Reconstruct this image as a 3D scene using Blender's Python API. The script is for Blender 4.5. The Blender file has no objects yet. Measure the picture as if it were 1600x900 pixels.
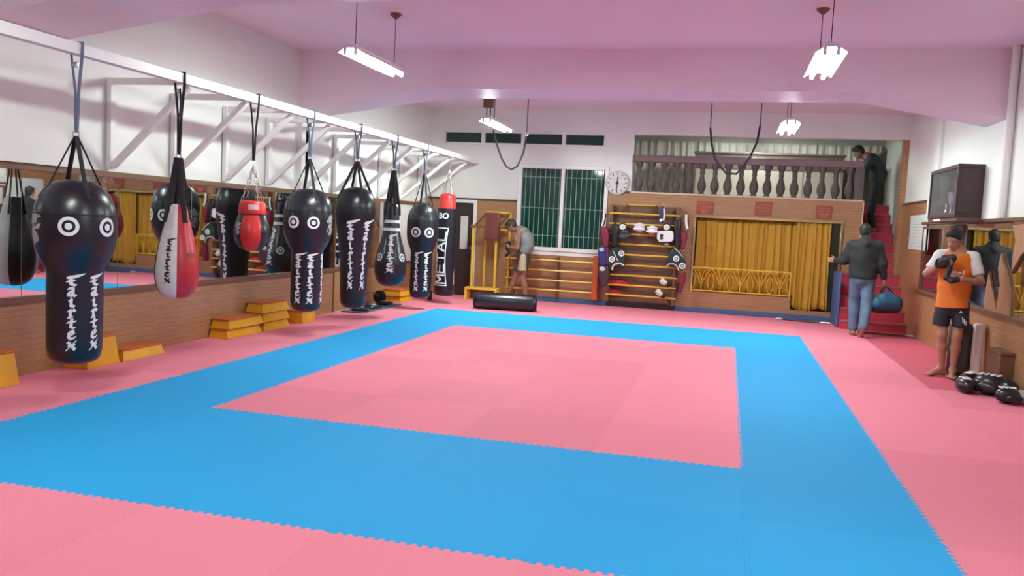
import bpy, bmesh, math, random
import numpy as np
from mathutils import Vector, Matrix
random.seed(7)
R = math.radians
col = bpy.context.scene.collection
scene = bpy.context.scene

# ------------------------------------------------------------------ camera
CF, CYAW, CPITCH, CROLL = 1305.6, 0.24917, 0.07895, 0.04872
CAM = np.array([-0.1907, -5.658, 1.5576])
def cam_axes():
    cy, sy, cp, sp = math.cos(CYAW), math.sin(CYAW), math.cos(CPITCH), math.sin(CPITCH)
    fwd = np.array([-sy*cp, cy*cp, -sp]); right = np.array([cy, sy, 0.0]); up = np.cross(right, fwd)
    r2 = right*math.cos(CROLL) + up*math.sin(CROLL); u2 = -right*math.sin(CROLL) + up*math.cos(CROLL)
    return r2, u2, fwd
AX_R, AX_U, AX_F = cam_axes()
cam_data = bpy.data.cameras.new('camera')
cam = bpy.data.objects.new('camera', cam_data); col.objects.link(cam)
cam_data.sensor_width = 36.0; cam_data.lens = CF/1600*36.0
cam_data.clip_start = 0.05; cam_data.clip_end = 100
cam.matrix_world = Matrix((( AX_R[0], AX_U[0], -AX_F[0], CAM[0]), (AX_R[1], AX_U[1], -AX_F[1], CAM[1]),
                           ( AX_R[2], AX_U[2], -AX_F[2], CAM[2]), (0, 0, 0, 1)))
scene.camera = cam
# photo pixel (1600x900) -> point on a known plane of the room
def ray(x, y): return AX_R*(x-800) - AX_U*(y-450) + AX_F*CF
def onX(x, y, v): d = ray(x, y); return Vector(CAM + d*(v-CAM[0])/d[0])
def onY(x, y, v): d = ray(x, y); return Vector(CAM + d*(v-CAM[1])/d[1])
def onZ(x, y, v): d = ray(x, y); return Vector(CAM + d*(v-CAM[2])/d[2])

# ------------------------------------------------------------------ world, exposure
w = bpy.data.worlds.new('night'); scene.world = w; w.use_nodes = True
w.node_tree.nodes['Background'].inputs[0].default_value = (0.01, 0.014, 0.02, 1)
w.node_tree.nodes['Background'].inputs[1].default_value = 0.3
vs = scene.view_settings
vs.view_transform = 'Standard'; vs.look = 'None'; vs.gamma = 1.0; vs.use_curve_mapping = False
vs.exposure = 0.0
TUBE_POWER = 205.0
try:
    scene.cycles.max_bounces = 8; scene.cycles.diffuse_bounces = 5; scene.cycles.glossy_bounces = 5
    scene.cycles.sample_clamp_indirect = 6.0; scene.cycles.caustics_reflective = False; scene.cycles.caustics_refractive = False
except Exception: pass

# ------------------------------------------------------------------ materials
MATS = {}
def nodes_of(m):
    m.use_nodes = True
    nt = m.node_tree
    return nt, nt.nodes['Principled BSDF']
def mat(name, rgb, rough=0.6, metal=0.0, noise=0.06, scale=14.0, bump=0.0, spec=0.5, coat=0.0, bscale=None, rand=0.0, stretch=None):
    """principled colour with fine noise in value, optional bump and per-object variation"""
    if name in MATS: return MATS[name]
    m = bpy.data.materials.new(name); nt, b = nodes_of(m)
    b.inputs['Roughness'].default_value = rough; b.inputs['Metallic'].default_value = metal
    b.inputs['Specular IOR Level'].default_value = spec; b.inputs['Coat Weight'].default_value = coat
    tc = nt.nodes.new('ShaderNodeTexCoord'); nz = nt.nodes.new('ShaderNodeTexNoise')
    nz.inputs['Scale'].default_value = scale; nz.inputs['Detail'].default_value = 4
    src = tc.outputs['Object']
    if stretch:
        mp = nt.nodes.new('ShaderNodeMapping'); mp.inputs['Scale'].default_value = stretch
        nt.links.new(src, mp.inputs['Vector']); src = mp.outputs['Vector']
    nt.links.new(src, nz.inputs['Vector'])
    hsv = nt.nodes.new('ShaderNodeHueSaturation'); hsv.inputs['Color'].default_value = (*rgb, 1)
    mr = nt.nodes.new('ShaderNodeMapRange'); mr.inputs['From Min'].default_value = 0.25; mr.inputs['From Max'].default_value = 0.75
    mr.inputs['To Min'].default_value = 1-noise; mr.inputs['To Max'].default_value = 1+noise
    nt.links.new(nz.outputs['Fac'], mr.inputs['Value'])
    out = mr.outputs['Result']
    if rand:
        oi = nt.nodes.new('ShaderNodeObjectInfo'); r2 = nt.nodes.new('ShaderNodeMapRange')
        r2.inputs['To Min'].default_value = 1-rand; r2.inputs['To Max'].default_value = 1+rand
        nt.links.new(oi.outputs['Random'], r2.inputs['Value'])
        mu = nt.nodes.new('ShaderNodeMath'); mu.operation = 'MULTIPLY'
        nt.links.new(out, mu.inputs[0]); nt.links.new(r2.outputs['Result'], mu.inputs[1]); out = mu.outputs[0]
    nt.links.new(out, hsv.inputs['Value']); nt.links.new(hsv.outputs['Color'], b.inputs['Base Color'])
    if bump:
        bn = nt.nodes.new('ShaderNodeBump'); bn.inputs['Strength'].default_value = bump; bn.inputs['Distance'].default_value = 0.01
        n2 = nt.nodes.new('ShaderNodeTexNoise'); n2.inputs['Scale'].default_value = bscale or scale*3; n2.inputs['Detail'].default_value = 3
        nt.links.new(src, n2.inputs['Vector']); nt.links.new(n2.outputs['Fac'], bn.inputs['Height'])
        nt.links.new(bn.outputs['Normal'], b.inputs['Normal'])
    MATS[name] = m
    return m
def strip_tile(name, axis, c1, c2, mortar, bw=0.62, bh=0.052):
    """narrow glazed strip tiles in rows (courses only a few pixels high in the photograph)"""
    if name in MATS: return MATS[name]
    m = bpy.data.materials.new(name); nt, b = nodes_of(m)
    b.inputs['Roughness'].default_value = 0.32
    ge = nt.nodes.new('ShaderNodeNewGeometry'); sx = nt.nodes.new('ShaderNodeSeparateXYZ'); cb = nt.nodes.new('ShaderNodeCombineXYZ')
    nt.links.new(ge.outputs['Position'], sx.inputs[0])
    nt.links.new(sx.outputs['Y' if axis == 'x' else 'X'], cb.inputs['X']); nt.links.new(sx.outputs['Z'], cb.inputs['Y'])
    br = nt.nodes.new('ShaderNodeTexBrick'); br.inputs['Scale'].default_value = 1.0
    br.inputs['Brick Width'].default_value = bw; br.inputs['Row Height'].default_value = bh
    br.inputs['Mortar Size'].default_value = 0.003; br.inputs['Mortar Smooth'].default_value = 0.3
    br.inputs['Color1'].default_value = (*c1, 1); br.inputs['Color2'].default_value = (*c2, 1); br.inputs['Mortar'].default_value = (*mortar, 1)
    nt.links.new(cb.outputs[0], br.inputs['Vector'])
    nz = nt.nodes.new('ShaderNodeTexNoise'); nz.inputs['Scale'].default_value = 3.0; nz.inputs['Detail'].default_value = 6
    mp = nt.nodes.new('ShaderNodeMapping'); mp.inputs['Scale'].default_value = (1.5, 14, 1)
    nt.links.new(cb.outputs[0], mp.inputs['Vector']); nt.links.new(mp.outputs['Vector'], nz.inputs['Vector'])
    mr = nt.nodes.new('ShaderNodeMapRange'); mr.inputs['From Min'].default_value = .3; mr.inputs['From Max'].default_value = .7
    mr.inputs['To Min'].default_value = .86; mr.inputs['To Max'].default_value = 1.14
    nt.links.new(nz.outputs['Fac'], mr.inputs['Value'])
    hsv = nt.nodes.new('ShaderNodeHueSaturation'); nt.links.new(br.outputs['Color'], hsv.inputs['Color']); nt.links.new(mr.outputs['Result'], hsv.inputs['Value'])
    nt.links.new(hsv.outputs['Color'], b.inputs['Base Color'])
    bn = nt.nodes.new('ShaderNodeBump'); bn.inputs['Strength'].default_value = .35; bn.inputs['Distance'].default_value = .004; bn.invert = True
    nt.links.new(br.outputs['Fac'], bn.inputs['Height']); nt.links.new(bn.outputs['Normal'], b.inputs['Normal'])
    MATS[name] = m
    return m
def emit(name, rgb, s):
    if name in MATS: return MATS[name]
    m = bpy.data.materials.new(name); nt, b = nodes_of(m)
    b.inputs['Base Color'].default_value = (.9, .9, .9, 1)
    b.inputs['Emission Color'].default_value = (*rgb, 1); b.inputs['Emission Strength'].default_value = s
    MATS[name] = m
    return m
def glass(name, rgb=(1, 1, 1), alpha=0.12, rough=0.03):
    """thin clear sheet: mostly transparent with a glossy face"""
    if name in MATS: return MATS[name]
    m = bpy.data.materials.new(name); nt, b = nodes_of(m)
    b.inputs['Base Color'].default_value = (*rgb, 1); b.inputs['Roughness'].default_value = rough; b.inputs['Alpha'].default_value = alpha
    b.inputs['Specular IOR Level'].default_value = 0.8
    MATS[name] = m
    return m

wall_paint = mat('white_wall_paint', (.80, .82, .77), .55, noise=.025, scale=2.0)
ceil_paint = mat('ceiling_paint', (.86, .735, .80), .5, noise=.02, scale=1.5)
tileX = strip_tile('strip_tile_x', 'x', (.36, .185, .085), (.39, .205, .10), (.27, .14, .07))
tileY = strip_tile('strip_tile_y', 'y', (.35, .18, .085), (.38, .20, .10), (.46, .28, .16))
dark_trim = mat('dark_wood_trim', (.09, .05, .035), .4, noise=.12, scale=9)
brown_trim = mat('brown_wood_trim', (.16, .075, .04), .4, noise=.15, scale=9, stretch=(1, 1, 6))
concrete = mat('concrete', (.3, .28, .27), .8)
mat_pink = mat('foam_pink', (.86, .255, .345), .68, noise=.05, scale=90, bump=.12, bscale=260, spec=.2, rand=.06)
mat_pink_shaded = mat('foam_pink_shaded', (.66, .12, .18), .6, noise=.06, scale=90, bump=.12, bscale=260, spec=.35, rand=.06)  # pink foam with the shade near the right wall put into its colour
mat_blue = mat('foam_blue', (.022, .39, .80), .68, noise=.06, scale=90, bump=.12, bscale=260, spec=.2, rand=.03)
blue_pad = mat('blue_padding', (.05, .12, .30), .6, noise=.1)
white_metal = mat('white_painted_steel', (.82, .81, .80), .4, noise=.02)
mirror_m = mat('mirror_silver', (.62, .65, .64), .02, metal=1.0, noise=0.0)
black_vinyl = mat('black_vinyl', (.008, .009, .014), .30, noise=.25, scale=5, bump=.10, bscale=9, spec=.55)
black_cloth = mat('black_webbing', (.012, .012, .015), .75, noise=.15, scale=60)
grey_strap = mat('grey_blue_webbing', (.12, .15, .22), .7, noise=.15, scale=60)
steel = mat('steel', (.55, .55, .57), .28, metal=1.0, noise=.06)
white_vinyl = mat('white_vinyl', (.80, .79, .76), .38, noise=.04)
white_print = mat('white_print', (.85, .86, .87), .5, noise=.03)
grey_print = mat('grey_print', (.42, .44, .46), .5, noise=.25, scale=60)
red_vinyl = mat('red_vinyl', (.50, .022, .035), .33, noise=.08, scale=5, bump=.05, bscale=9)
bright_red = mat('bright_red_vinyl', (.62, .03, .03), .33, noise=.06, scale=5)
black_print = mat('black_print', (.02, .02, .02), .5)
yellow_wood = mat('yellow_painted_wood', (.72, .37, .02), .42, noise=.07, scale=6)
orange_top = mat('orange_rubber_top', (.52, .12, .03), .6, noise=.12, scale=20, bump=.1, bscale=120)
yellow_steel = mat('yellow_painted_steel', (.78, .50, .05), .35, noise=.05)
brown_board = mat('brown_board', (.16, .075, .038), .45, noise=.2, scale=4, stretch=(1, 1, 9))
brown_vinyl = mat('brown_vinyl', (.15, .035, .028), .45, noise=.1)
door_wood = mat('dark_door_wood', (.032, .018, .018), .4, noise=.2, scale=5, stretch=(6, 6, 1))
window_glass = mat('night_window_glass', (.008, .05, .036), .06, noise=.2, scale=2, spec=.5)
grille_m = mat('window_grille_paint', (.34, .48, .42), .5)
stair_red = mat('red_stair_carpet', (.50, .04, .075), .8, noise=.08, scale=70, bump=.1)
grey_nose = mat('grey_nosing', (.26, .13, .13), .5)
curtain_m = mat('mustard_curtain', (.50, .27, .022), .7, noise=.06, scale=8, bump=.05)
brass = mat('brass_frame', (.55, .42, .22), .25, metal=.85, noise=.05)

# ------------------------------------------------------------------ mesh helpers
class MB:
    def __init__(s): s.v = []; s.f = []; s.mi = []
    def add(s, vs_, fs, mi=0):
        o = len(s.v); s.v += [tuple(v) for v in vs_]; s.f += [tuple(i+o for i in f) for f in fs]; s.mi += [mi]*len(fs); return s
    def box(s, a, b, mi=0, M=None):
        x0, y0, z0 = a; x1, y1, z1 = b
        vs_ = [Vector(p) for p in ((x0,y0,z0),(x1,y0,z0),(x1,y1,z0),(x0,y1,z0),(x0,y0,z1),(x1,y0,z1),(x1,y1,z1),(x0,y1,z1))]
        if M is not None: vs_ = [M @ v for v in vs_]
        return s.add(vs_, [(0,3,2,1),(4,5,6,7),(0,1,5,4),(1,2,6,5),(2,3,7,6),(3,0,4,7)], mi)
    def beam(s, p, q, wx, wy, mi=0, up=(0, 0, 1)):
        p, q = Vector(p), Vector(q); d = (q-p).normalized(); u = Vector(up)
        if abs(d.dot(u)) > .98: u = Vector((0, 1, 0))
        r = d.cross(u).normalized(); u = r.cross(d).normalized()
        vs_ = [c + r*a*wx/2 + u*b*wy/2 for c in (p, q) for a, b in ((-1,-1),(1,-1),(1,1),(-1,1))]
        return s.add(vs_, [(0,1,2,3),(7,6,5,4),(0,4,5,1),(1,5,6,2),(2,6,7,3),(3,7,4,0)], mi)
    def tube(s, pts, r, n=8, mi=0, closed=False, flat=1.0):
        pts = [Vector(p) for p in pts]; rs = r if isinstance(r, (list, tuple)) else [r]*len(pts)
        m = len(pts); rings = []; prev = None
        for i, p in enumerate(pts):
            if closed: d = pts[(i+1) % m] - pts[i-1]
            else: d = pts[min(i+1, m-1)] - pts[max(i-1, 0)]
            d.normalize()
            if prev is None:
                u = Vector((0, 0, 1)) if abs(d.z) < .9 else Vector((0, 1, 0))
            else: u = prev
            a = d.cross(u).normalized(); b = a.cross(d).normalized(); prev = b
            rings.append([p + a*math.cos(t)*rs[i] + b*math.sin(t)*rs[i]*flat for t in [2*math.pi*k/n for k in range(n)]])
        vs_ = [v for rg in rings for v in rg]; fs = []
        for i in range(m if closed else m-1):
            j = (i+1) % m
            fs += [(i*n+k, i*n+(k+1) % n, j*n+(k+1) % n, j*n+k) for k in range(n)]
        if not closed: fs += [tuple(reversed(range(n))), tuple(range((m-1)*n, m*n))]
        return s.add(vs_, fs, mi)
    def lathe(s, prof, n=40, mi=0, mfun=None, c=(0, 0)):
        """prof: (z, r) from bottom to top"""
        vs_ = []; fs = []; mis = []
        for z, r in prof:
            vs_ += [(c[0]+r*math.cos(2*math.pi*k/n), c[1]+r*math.sin(2*math.pi*k/n), z) for k in range(n)]
        for i in range(len(prof)-1):
            for k in range(n):
                fs.append((i*n+k, i*n+(k+1) % n, (i+1)*n+(k+1) % n, (i+1)*n+k))
                mis.append(mfun((k+.5)*360/n, i) if mfun else mi)
        o = len(s.v); s.v += vs_; s.f += [tuple(i+o for i in f) for f in fs]; s.mi += mis
        s.f.append(tuple(o+k for k in reversed(range(n)))); s.mi.append(mi)
        s.f.append(tuple(o+(len(prof)-1)*n+k for k in range(n))); s.mi.append(mi)
        return s
    def prism(s, poly, fn0, fn1, mi=0):
        """poly 2D points; fn0/fn1 map (u,v) to the back and the front face"""
        n = len(poly); vs_ = [fn0(*p) for p in poly] + [fn1(*p) for p in poly]
        return s.add(vs_, [tuple(reversed(range(n))), tuple(range(n, 2*n))] + [(i, (i+1) % n, n+(i+1) % n, n+i) for i in range(n)], mi)
    def ball(s, c, r, n=12, m=8, mi=0):
        if not isinstance(r, (tuple, list)): r = (r, r, r)
        vs_ = []; fs = []
        for i in range(1, m):
            t = math.pi*i/m
            vs_ += [(c[0]+r[0]*math.sin(t)*math.cos(2*math.pi*k/n), c[1]+r[1]*math.sin(t)*math.sin(2*math.pi*k/n), c[2]-r[2]*math.cos(t)) for k in range(n)]
        b = len(vs_); vs_ += [(c[0], c[1], c[2]-r[2]), (c[0], c[1], c[2]+r[2])]
        for i in range(m-2): fs += [(i*n+k, i*n+(k+1) % n, (i+1)*n+(k+1) % n, (i+1)*n+k) for k in range(n)]
        fs += [(b, (k+1) % n, k) for k in range(n)] + [(b+1, (m-2)*n+k, (m-2)*n+(k+1) % n) for k in range(n)]
        return s.add(vs_, fs, mi)
    def mesh(s, name, mats, smooth=None, fix=True):
        me = bpy.data.meshes.new(name); me.from_pydata([tuple(v) for v in s.v], [], s.f)
        for m in (mats if isinstance(mats, (list, tuple)) else [mats]): me.materials.append(m)
        me.polygons.foreach_set('material_index', s.mi)
        if fix:
            bm = bmesh.new(); bm.from_mesh(me); bmesh.ops.recalc_face_normals(bm, faces=bm.faces); bm.to_mesh(me); bm.free()
        if smooth is not None:
            me.shade_smooth(); me.set_sharp_from_angle(angle=R(smooth))
        me.update()
        return me
    def build(s, name, mats, parent=None, smooth=None, bevel=0, loc=None, fix=True, subsurf=0):
        o = bpy.data.objects.new(name, s.mesh(name, mats, smooth, fix)); col.objects.link(o)
        if parent is not None: o.parent = parent
        if loc is not None: o.location = loc
        if bevel:
            md = o.modifiers.new('bevel', 'BEVEL'); md.width = bevel; md.segments = 2; md.limit_method = 'ANGLE'; md.angle_limit = R(40)
            o.data.shade_smooth(); o.data.set_sharp_from_angle(angle=R(50))
        if subsurf:
            md = o.modifiers.new('subdivision', 'SUBSURF'); md.levels = subsurf; md.render_levels = subsurf; o.data.shade_smooth()
        return o
def tag(o, label=None, cat=None, group=None, kind=None):
    if label: o['label'] = label
    if cat: o['category'] = cat
    if group: o['group'] = group
    if kind: o['kind'] = kind
    return o
def thing(name, label, cat, loc=(0, 0, 0), rz=0.0, group=None):
    o = bpy.data.objects.new(name, None); col.objects.link(o); o.location = loc; o.rotation_euler = (0, 0, rz); o.empty_display_size = .1
    return tag(o, label, cat, group)
def struct(o): o['kind'] = 'structure'; return o
def copy_tree(o, parent=None):
    c = o.copy(); col.objects.link(c); c.parent = parent
    for ch in [x for x in bpy.data.objects if x.parent == o]: copy_tree(ch, c)
    return c
def mbox(a, b): return MB().box(a, b)
def disc_pts(cx, cy, rx, ry, n=20): return [(cx+rx*math.cos(2*math.pi*k/n), cy+ry*math.sin(2*math.pi*k/n)) for k in range(n)]

# ------------------------------------------------------------------ the room
XL, XR, YB, YF, ZC = -6.15, 2.85, 10.75, -9.0, 3.8
floor = struct(mbox((XL-.3, YF-.2, -.2), (XR+.3, 14.0, -.031)).build('floor', concrete))
# interlocking foam mats, one metre square, teeth all round
def tooth_line(n=17, d=.012):
    pts = [(0.0, 0.0)]
    p = .94/n
    for k in range(n):
        s0 = .03 + k*p
        pts += [(s0+.04*p, -d), (s0+.46*p, -d), (s0+.54*p, d), (s0+.96*p, d)]
    return pts
def tile_mesh(name, x0=0., x1=1., y0=0., y1=1.):
    T = tooth_line(); poly = [(t, d) for t, d in T] + [(1+d, t) for t, d in T] + [(1, 1)] + [(t, 1+d) for t, d in reversed(T[1:])] + [(0, 1)] + [(d, t) for t, d in reversed(T[1:])]
    g = .0012; cx = cy = .5
    poly = [(cx+(x-cx)*(1-g), cy+(y-cy)*(1-g)) for x, y in poly]
    mb = MB().prism(poly, lambda u, v: (u, v, -.03), lambda u, v: (u, v, 0))
    me = mb.mesh(name, mat_pink)
    bm = bmesh.new(); bm.from_mesh(me)
    for co, no, use in (((x0, 0, 0), (-1, 0, 0), x0 > 0), ((x1, 0, 0), (1, 0, 0), x1 < 1), ((0, y0, 0), (0, -1, 0), y0 > 0), ((0, y1, 0), (0, 1, 0), y1 < 1)):
        if use:
            r = bmesh.ops.bisect_plane(bm, geom=bm.verts[:]+bm.edges[:]+bm.faces[:], plane_co=co, plane_no=no, clear_outer=True)
            bmesh.ops.holes_fill(bm, edges=[e for e in bm.edges if e.is_boundary])
    bmesh.ops.triangulate(bm, faces=[f for f in bm.faces if len(f.verts) > 4])
    bm.to_mesh(me); bm.free(); me.update()
    return me
tile_cache = {}
for ix in range(-7, 3):
    for iy in range(-9, 11):
        cut = (max(0, round(XL-ix, 3)) if ix == -7 else 0., round(XR-ix, 3) if ix == 2 else 1., 0., round(YB-iy, 3) if iy == 10 else 1.)
        if cut not in tile_cache: tile_cache[cut] = tile_mesh('mat_tile', *cut)
        o = bpy.data.objects.new('mat_tile', tile_cache[cut]); col.objects.link(o); o.parent = floor; o.location = (ix, iy, 0)
        blue = (-5 <= ix < 1 and -2 <= iy < 8) and not (-4 <= ix < 0 and 0 <= iy < 6)
        o.material_slots[0].link = 'OBJECT'
        o.material_slots[0].material = mat_blue if blue else (mat_pink_shaded if ix == 2 and iy >= 4 else mat_pink)  # far tiles by the right wall carry painted shade

ceiling = struct(mbox((XL-.3, YF-.2, ZC), (XR+.3, YB+.2, ZC+.2)).build('ceiling', ceil_paint))
wall_front = struct(mbox((XL-.2, YF-.2, -.03), (XR+.2, YF, ZC)).build('wall_front', wall_paint))
# left wall: white paint above a tiled dado, two shallow planes
wall_left = struct(mbox((XL-.2, YF, -.03), (XL, 6.3, ZC)).build('wall_left', wall_paint))
mbox((XL-.3, 6.3, -.03), (XL-.1, YB, ZC)).build('wall_section', wall_paint, wall_left)
for xx, ya, yb in ((XL, YF, 6.3), (XL-.1, 6.34, YB)):
    mbox((xx, ya, 0), (xx+.02, yb, .66)).build('tiled_dado', tileX, wall_left)
    mbox((xx, ya, 1.80), (xx+.035, yb, 1.86)).build('dado_cap', brown_trim, wall_left, bevel=.004)
    mbox((xx, ya, .64), (xx+.04, yb, .70)).build('mirror_sill', brown_trim, wall_left, bevel=.004)
MB().box((XL-.1, 6.3, 0), (XL+.03, 6.34, 1.86)).build('dado_end_post', brown_trim, wall_left)
# right wall
wall_right = struct(mbox((XR, YF, -.03), (XR+.2, 13.2, ZC)).build('wall_right', wall_paint))
MB().box((XR-.02, YF, 0), (XR, 7.35, .78)).build('tiled_dado', tileX, wall_right)
mbox((XR-.02, 8.98, 0), (XR, YB+.02, 2.20)).build('tiled_dado', tileX, wall_right)
mbox((XR-.02, 7.35, 0), (XR, 8.98, .78)).build('tiled_dado', tileX, wall_right)
MB().box((XR-.06, YF, 1.83), (XR, 8.98, 1.87)).build('dado_cap', brown_trim, wall_right, bevel=.004)
MB().box((XR-.035, 8.98, 2.19), (XR, YB, 2.225)).build('dado_cap', dark_trim, wall_right)
MB().box((XR-.07, YF, .76), (XR, 8.98, .80)).build('mirror_sill', brown_trim, wall_right, bevel=.004)
MB().box((XR-.05, 8.2, 2.2), (XR, 8.55, 3.8)).build('pilaster', wall_paint, wall_right)
# columns and haunched cross beams
def column(name, x0, x1, y0, y1, z0, z1):
    return struct(mbox((x0, y0, z0), (x1, y1, z1)).build(name, wall_paint))
def cross_beam(name, y0, y1, zb, zh):
    xs = [(XL, zh), (XL+1.9, zb), (XR-1.5, zb), (XR, zh), (XR, ZC), (XL, ZC)]
    return struct(MB().prism(xs, lambda u, v: (u, y1, v), lambda u, v: (u, y0, v)).build(name, ceil_paint))
for n, (y0, y1) in enumerate(((5.1, 5.95), (-.1, .8), (-5.2, -4.3))):
    cross_beam('trim_%d' % (n+1), y0, y1, 3.29, 3.0)
    column('trim_%d' % (n+4), XL, XL+.07, y0, y1, 1.86, 3.0)
    column('trim_%d' % (n+7), XR-.05, XR, y0, y1, 1.87, 3.0)
pipe = struct(MB().tube([(XR-.05, 4.97, 1.87), (XR-.05, 4.97, ZC)], .045, 12).build('trim_10', wall_paint, smooth=40))
# back wall with openings: door, window, clerestory, curtained doorway, gallery
def back_panel(x0, x1, z0, z1, m, name='wall_section', dy=0, d=.2):
    return mbox((x0, YB+dy, z0), (x1, YB+dy+d, z1)).build(name, m, wall_back)
WX0, WX1, WZ0, WZ1 = -4.28, -2.58, 1.06, 2.66
CX0, CX1, CZ0, CZ1 = -5.95, -2.62, 3.09, 3.36
DX0, DX1, DZ1 = -5.86, -5.18, 1.97
GX0, GX1, GZ0, GZ1 = -2.08, 2.76, 2.24, 3.36
OX0, OX1, OZ0, OZ1 = -.84, 1.86, .40, 1.86
wall_back = struct(mbox((XL-.3, YB, 3.36), (XR, YB+.2, ZC)).build('wall_back', wall_paint))
back_panel(XL-.3, CX0, 1.98, 3.36, wall_paint)
back_panel(CX1, GX0, 2.24, 3.36, wall_paint)
back_panel(CX0, CX1, 2.66, 3.09, wall_paint)
back_panel(CX0, WX0, 1.98, 2.66, wall_paint)
back_panel(WX1, CX1, 2.24, 2.66, wall_paint)
back_panel(XL-.3, DX0, 0, 1.98, tileY, 'tiled_dado')
back_panel(DX1, WX0, 0, 1.98, tileY, 'tiled_dado')
back_panel(WX0, WX1, 0, .93, tileY, 'tiled_dado')
back_panel(WX0, WX1, .93, 1.06, wall_paint, 'window_apron')
back_panel(WX1, OX0, 0, 2.24, tileY, 'tiled_dado')
back_panel(OX0, OX1, OZ1, 2.24, tileY, 'tiled_dado')
back_panel(OX0, 1.02, 0, OZ0, tileY, 'tiled_dado')
back_panel(1.02, OX1, 0, .17, tileY, 'tiled_dado')
back_panel(OX1, 2.16, 0, 2.24, tileY, 'tiled_dado')
back_panel(GX1, XR, 0, GZ1, tileY, 'tiled_dado')
MB().box((XL-.1, YB-.02, 1.965), (WX0-.07, YB, 2.0)).build('dado_cap', dark_trim, wall_back)
MB().box((WX1+.07, YB-.02, 2.225), (GX0, YB, 2.26)).build('dado_cap', dark_trim, wall_back)
MB().box((2.15, YB-.012, 1.0), (2.17, YB+.2, 2.26)).build('corner_bead', mat('pale_bead', (.62, .5, .38), .4), wall_back)
MB().box((GX0, YB-.012, 2.23), (2.17, YB, 2.26)).build('corner_bead', MATS['pale_bead'], wall_back)
bb = MB().box((-3.95, YB-.05, 0), (OX1-.02, YB, .085)).build('baseboard_back', blue_pad, bevel=.01); struct(bb)
# gallery beyond the opening
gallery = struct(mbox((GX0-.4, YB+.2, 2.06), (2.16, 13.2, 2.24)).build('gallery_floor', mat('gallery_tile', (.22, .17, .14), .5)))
mbox((2.16, 12.5, 2.06), (XR, 13.2, 2.24)).build('landing', MATS['gallery_tile'], gallery)
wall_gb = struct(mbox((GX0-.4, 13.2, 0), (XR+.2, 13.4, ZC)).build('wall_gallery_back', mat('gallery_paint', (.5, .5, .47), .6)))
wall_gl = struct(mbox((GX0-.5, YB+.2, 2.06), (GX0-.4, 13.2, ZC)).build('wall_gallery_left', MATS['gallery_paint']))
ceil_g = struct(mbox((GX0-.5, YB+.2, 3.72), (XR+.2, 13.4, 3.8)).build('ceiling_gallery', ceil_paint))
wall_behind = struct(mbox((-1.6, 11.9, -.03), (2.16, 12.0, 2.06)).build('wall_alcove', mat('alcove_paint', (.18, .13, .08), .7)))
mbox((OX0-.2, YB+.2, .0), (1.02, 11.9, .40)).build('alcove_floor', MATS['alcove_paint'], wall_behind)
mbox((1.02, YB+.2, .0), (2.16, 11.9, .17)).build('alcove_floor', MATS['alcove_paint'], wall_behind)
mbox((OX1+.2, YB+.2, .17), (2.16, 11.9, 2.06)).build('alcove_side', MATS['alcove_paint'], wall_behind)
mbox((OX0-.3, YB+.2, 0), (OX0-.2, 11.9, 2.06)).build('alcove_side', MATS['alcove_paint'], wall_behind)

# ------------------------------------------------------------------ lamps
def pendant(x, y, z, L, ztop, wires, label, canopy='cone', gain=1.0):
    t = thing('pendant_lamp', label, 'lamp', (x, y, z), 0, 'twin tube pendant lamps')
    MB().box((-.06, -L/2, .045), (.06, L/2, .085)).build('housing', white_metal, t, bevel=.01)
    for s in (-1, 1): MB().add([(s*.05, -L/2, .05), (s*.05, L/2, .05), (s*.13, L/2, .0), (s*.13, -L/2, .0), (s*.05, -L/2, .054), (s*.05, L/2, .054), (s*.132, L/2, .004), (s*.132, -L/2, .004)],
        [(0, 1, 2, 3), (7, 6, 5, 4), (0, 4, 5, 1), (1, 5, 6, 2), (2, 6, 7, 3), (3, 7, 4, 0)]).build('reflector_wing', white_metal, t)
    for s in (-1, 1):
        MB().tube([(s*.055, -L/2+.03, 0), (s*.055, L/2-.03, 0)], .019, 10).build('tube', emit('tube_light_%d' % round(gain*100), (.87, 1.0, .93), TUBE_POWER*gain), t, smooth=40)
        for e in (-L/2, L/2-.03): MB().box((s*.055-.015, e, -.022), (s*.055+.015, e+.03, .045)).build('tube_holder', white_metal, t)
    for wy in wires:
        MB().tube([(0, wy, .085), (0, wy, ztop-z)], .004, 6).build('wire', black_cloth, t)
        if canopy == 'cone': MB().lathe([(ztop-z-.06, .012), (ztop-z-.02, .06), (ztop-z, .065)], 14, c=(0, wy)).build('canopy', brown_trim, t, smooth=50)
    return t
pendant(-3.93, 2.7, 3.15, 1.24, ZC, (-.5, .5), 'twin tube pendant lamp above the bag rail side, before the cross beam', gain=.88)
pendant(.57, 2.75, 3.15, 1.24, ZC, (-.5, .5), 'twin tube pendant lamp above the blue mat border, before the cross beam', gain=.78)
lp = pendant(-3.95, 7.65, 3.10, 1.30, ZC, (), 'twin tube lamp slung behind cross beam in front of the clerestory panes', gain=1.85)
MB().box((-.08, -.62, .22), (.08, -.5, .38)).build('junction_box', brown_trim, lp, bevel=.01)
for s in (-.03, .03): MB().tube([(s, -.56, .085), (s, -.56, ZC-3.10)], .008, 6).build('wire', black_cloth, lp)
pendant(.55, 7.25, 3.10, 1.30, ZC, (-.4, .4), 'twin tube lamp slung behind cross beam in front of the gallery opening', canopy=None, gain=1.6)
pendant(-3.93, -2.4, 3.15, 1.24, ZC, (-.5, .5), 'twin tube pendant lamp above the bag rail side, over the open end of the mats', gain=.95)
pendant(.57, -2.4, 3.15, 1.24, ZC, (-.5, .5), 'twin tube pendant lamp over the open end of the mats, mirror wall side', gain=.95)
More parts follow.
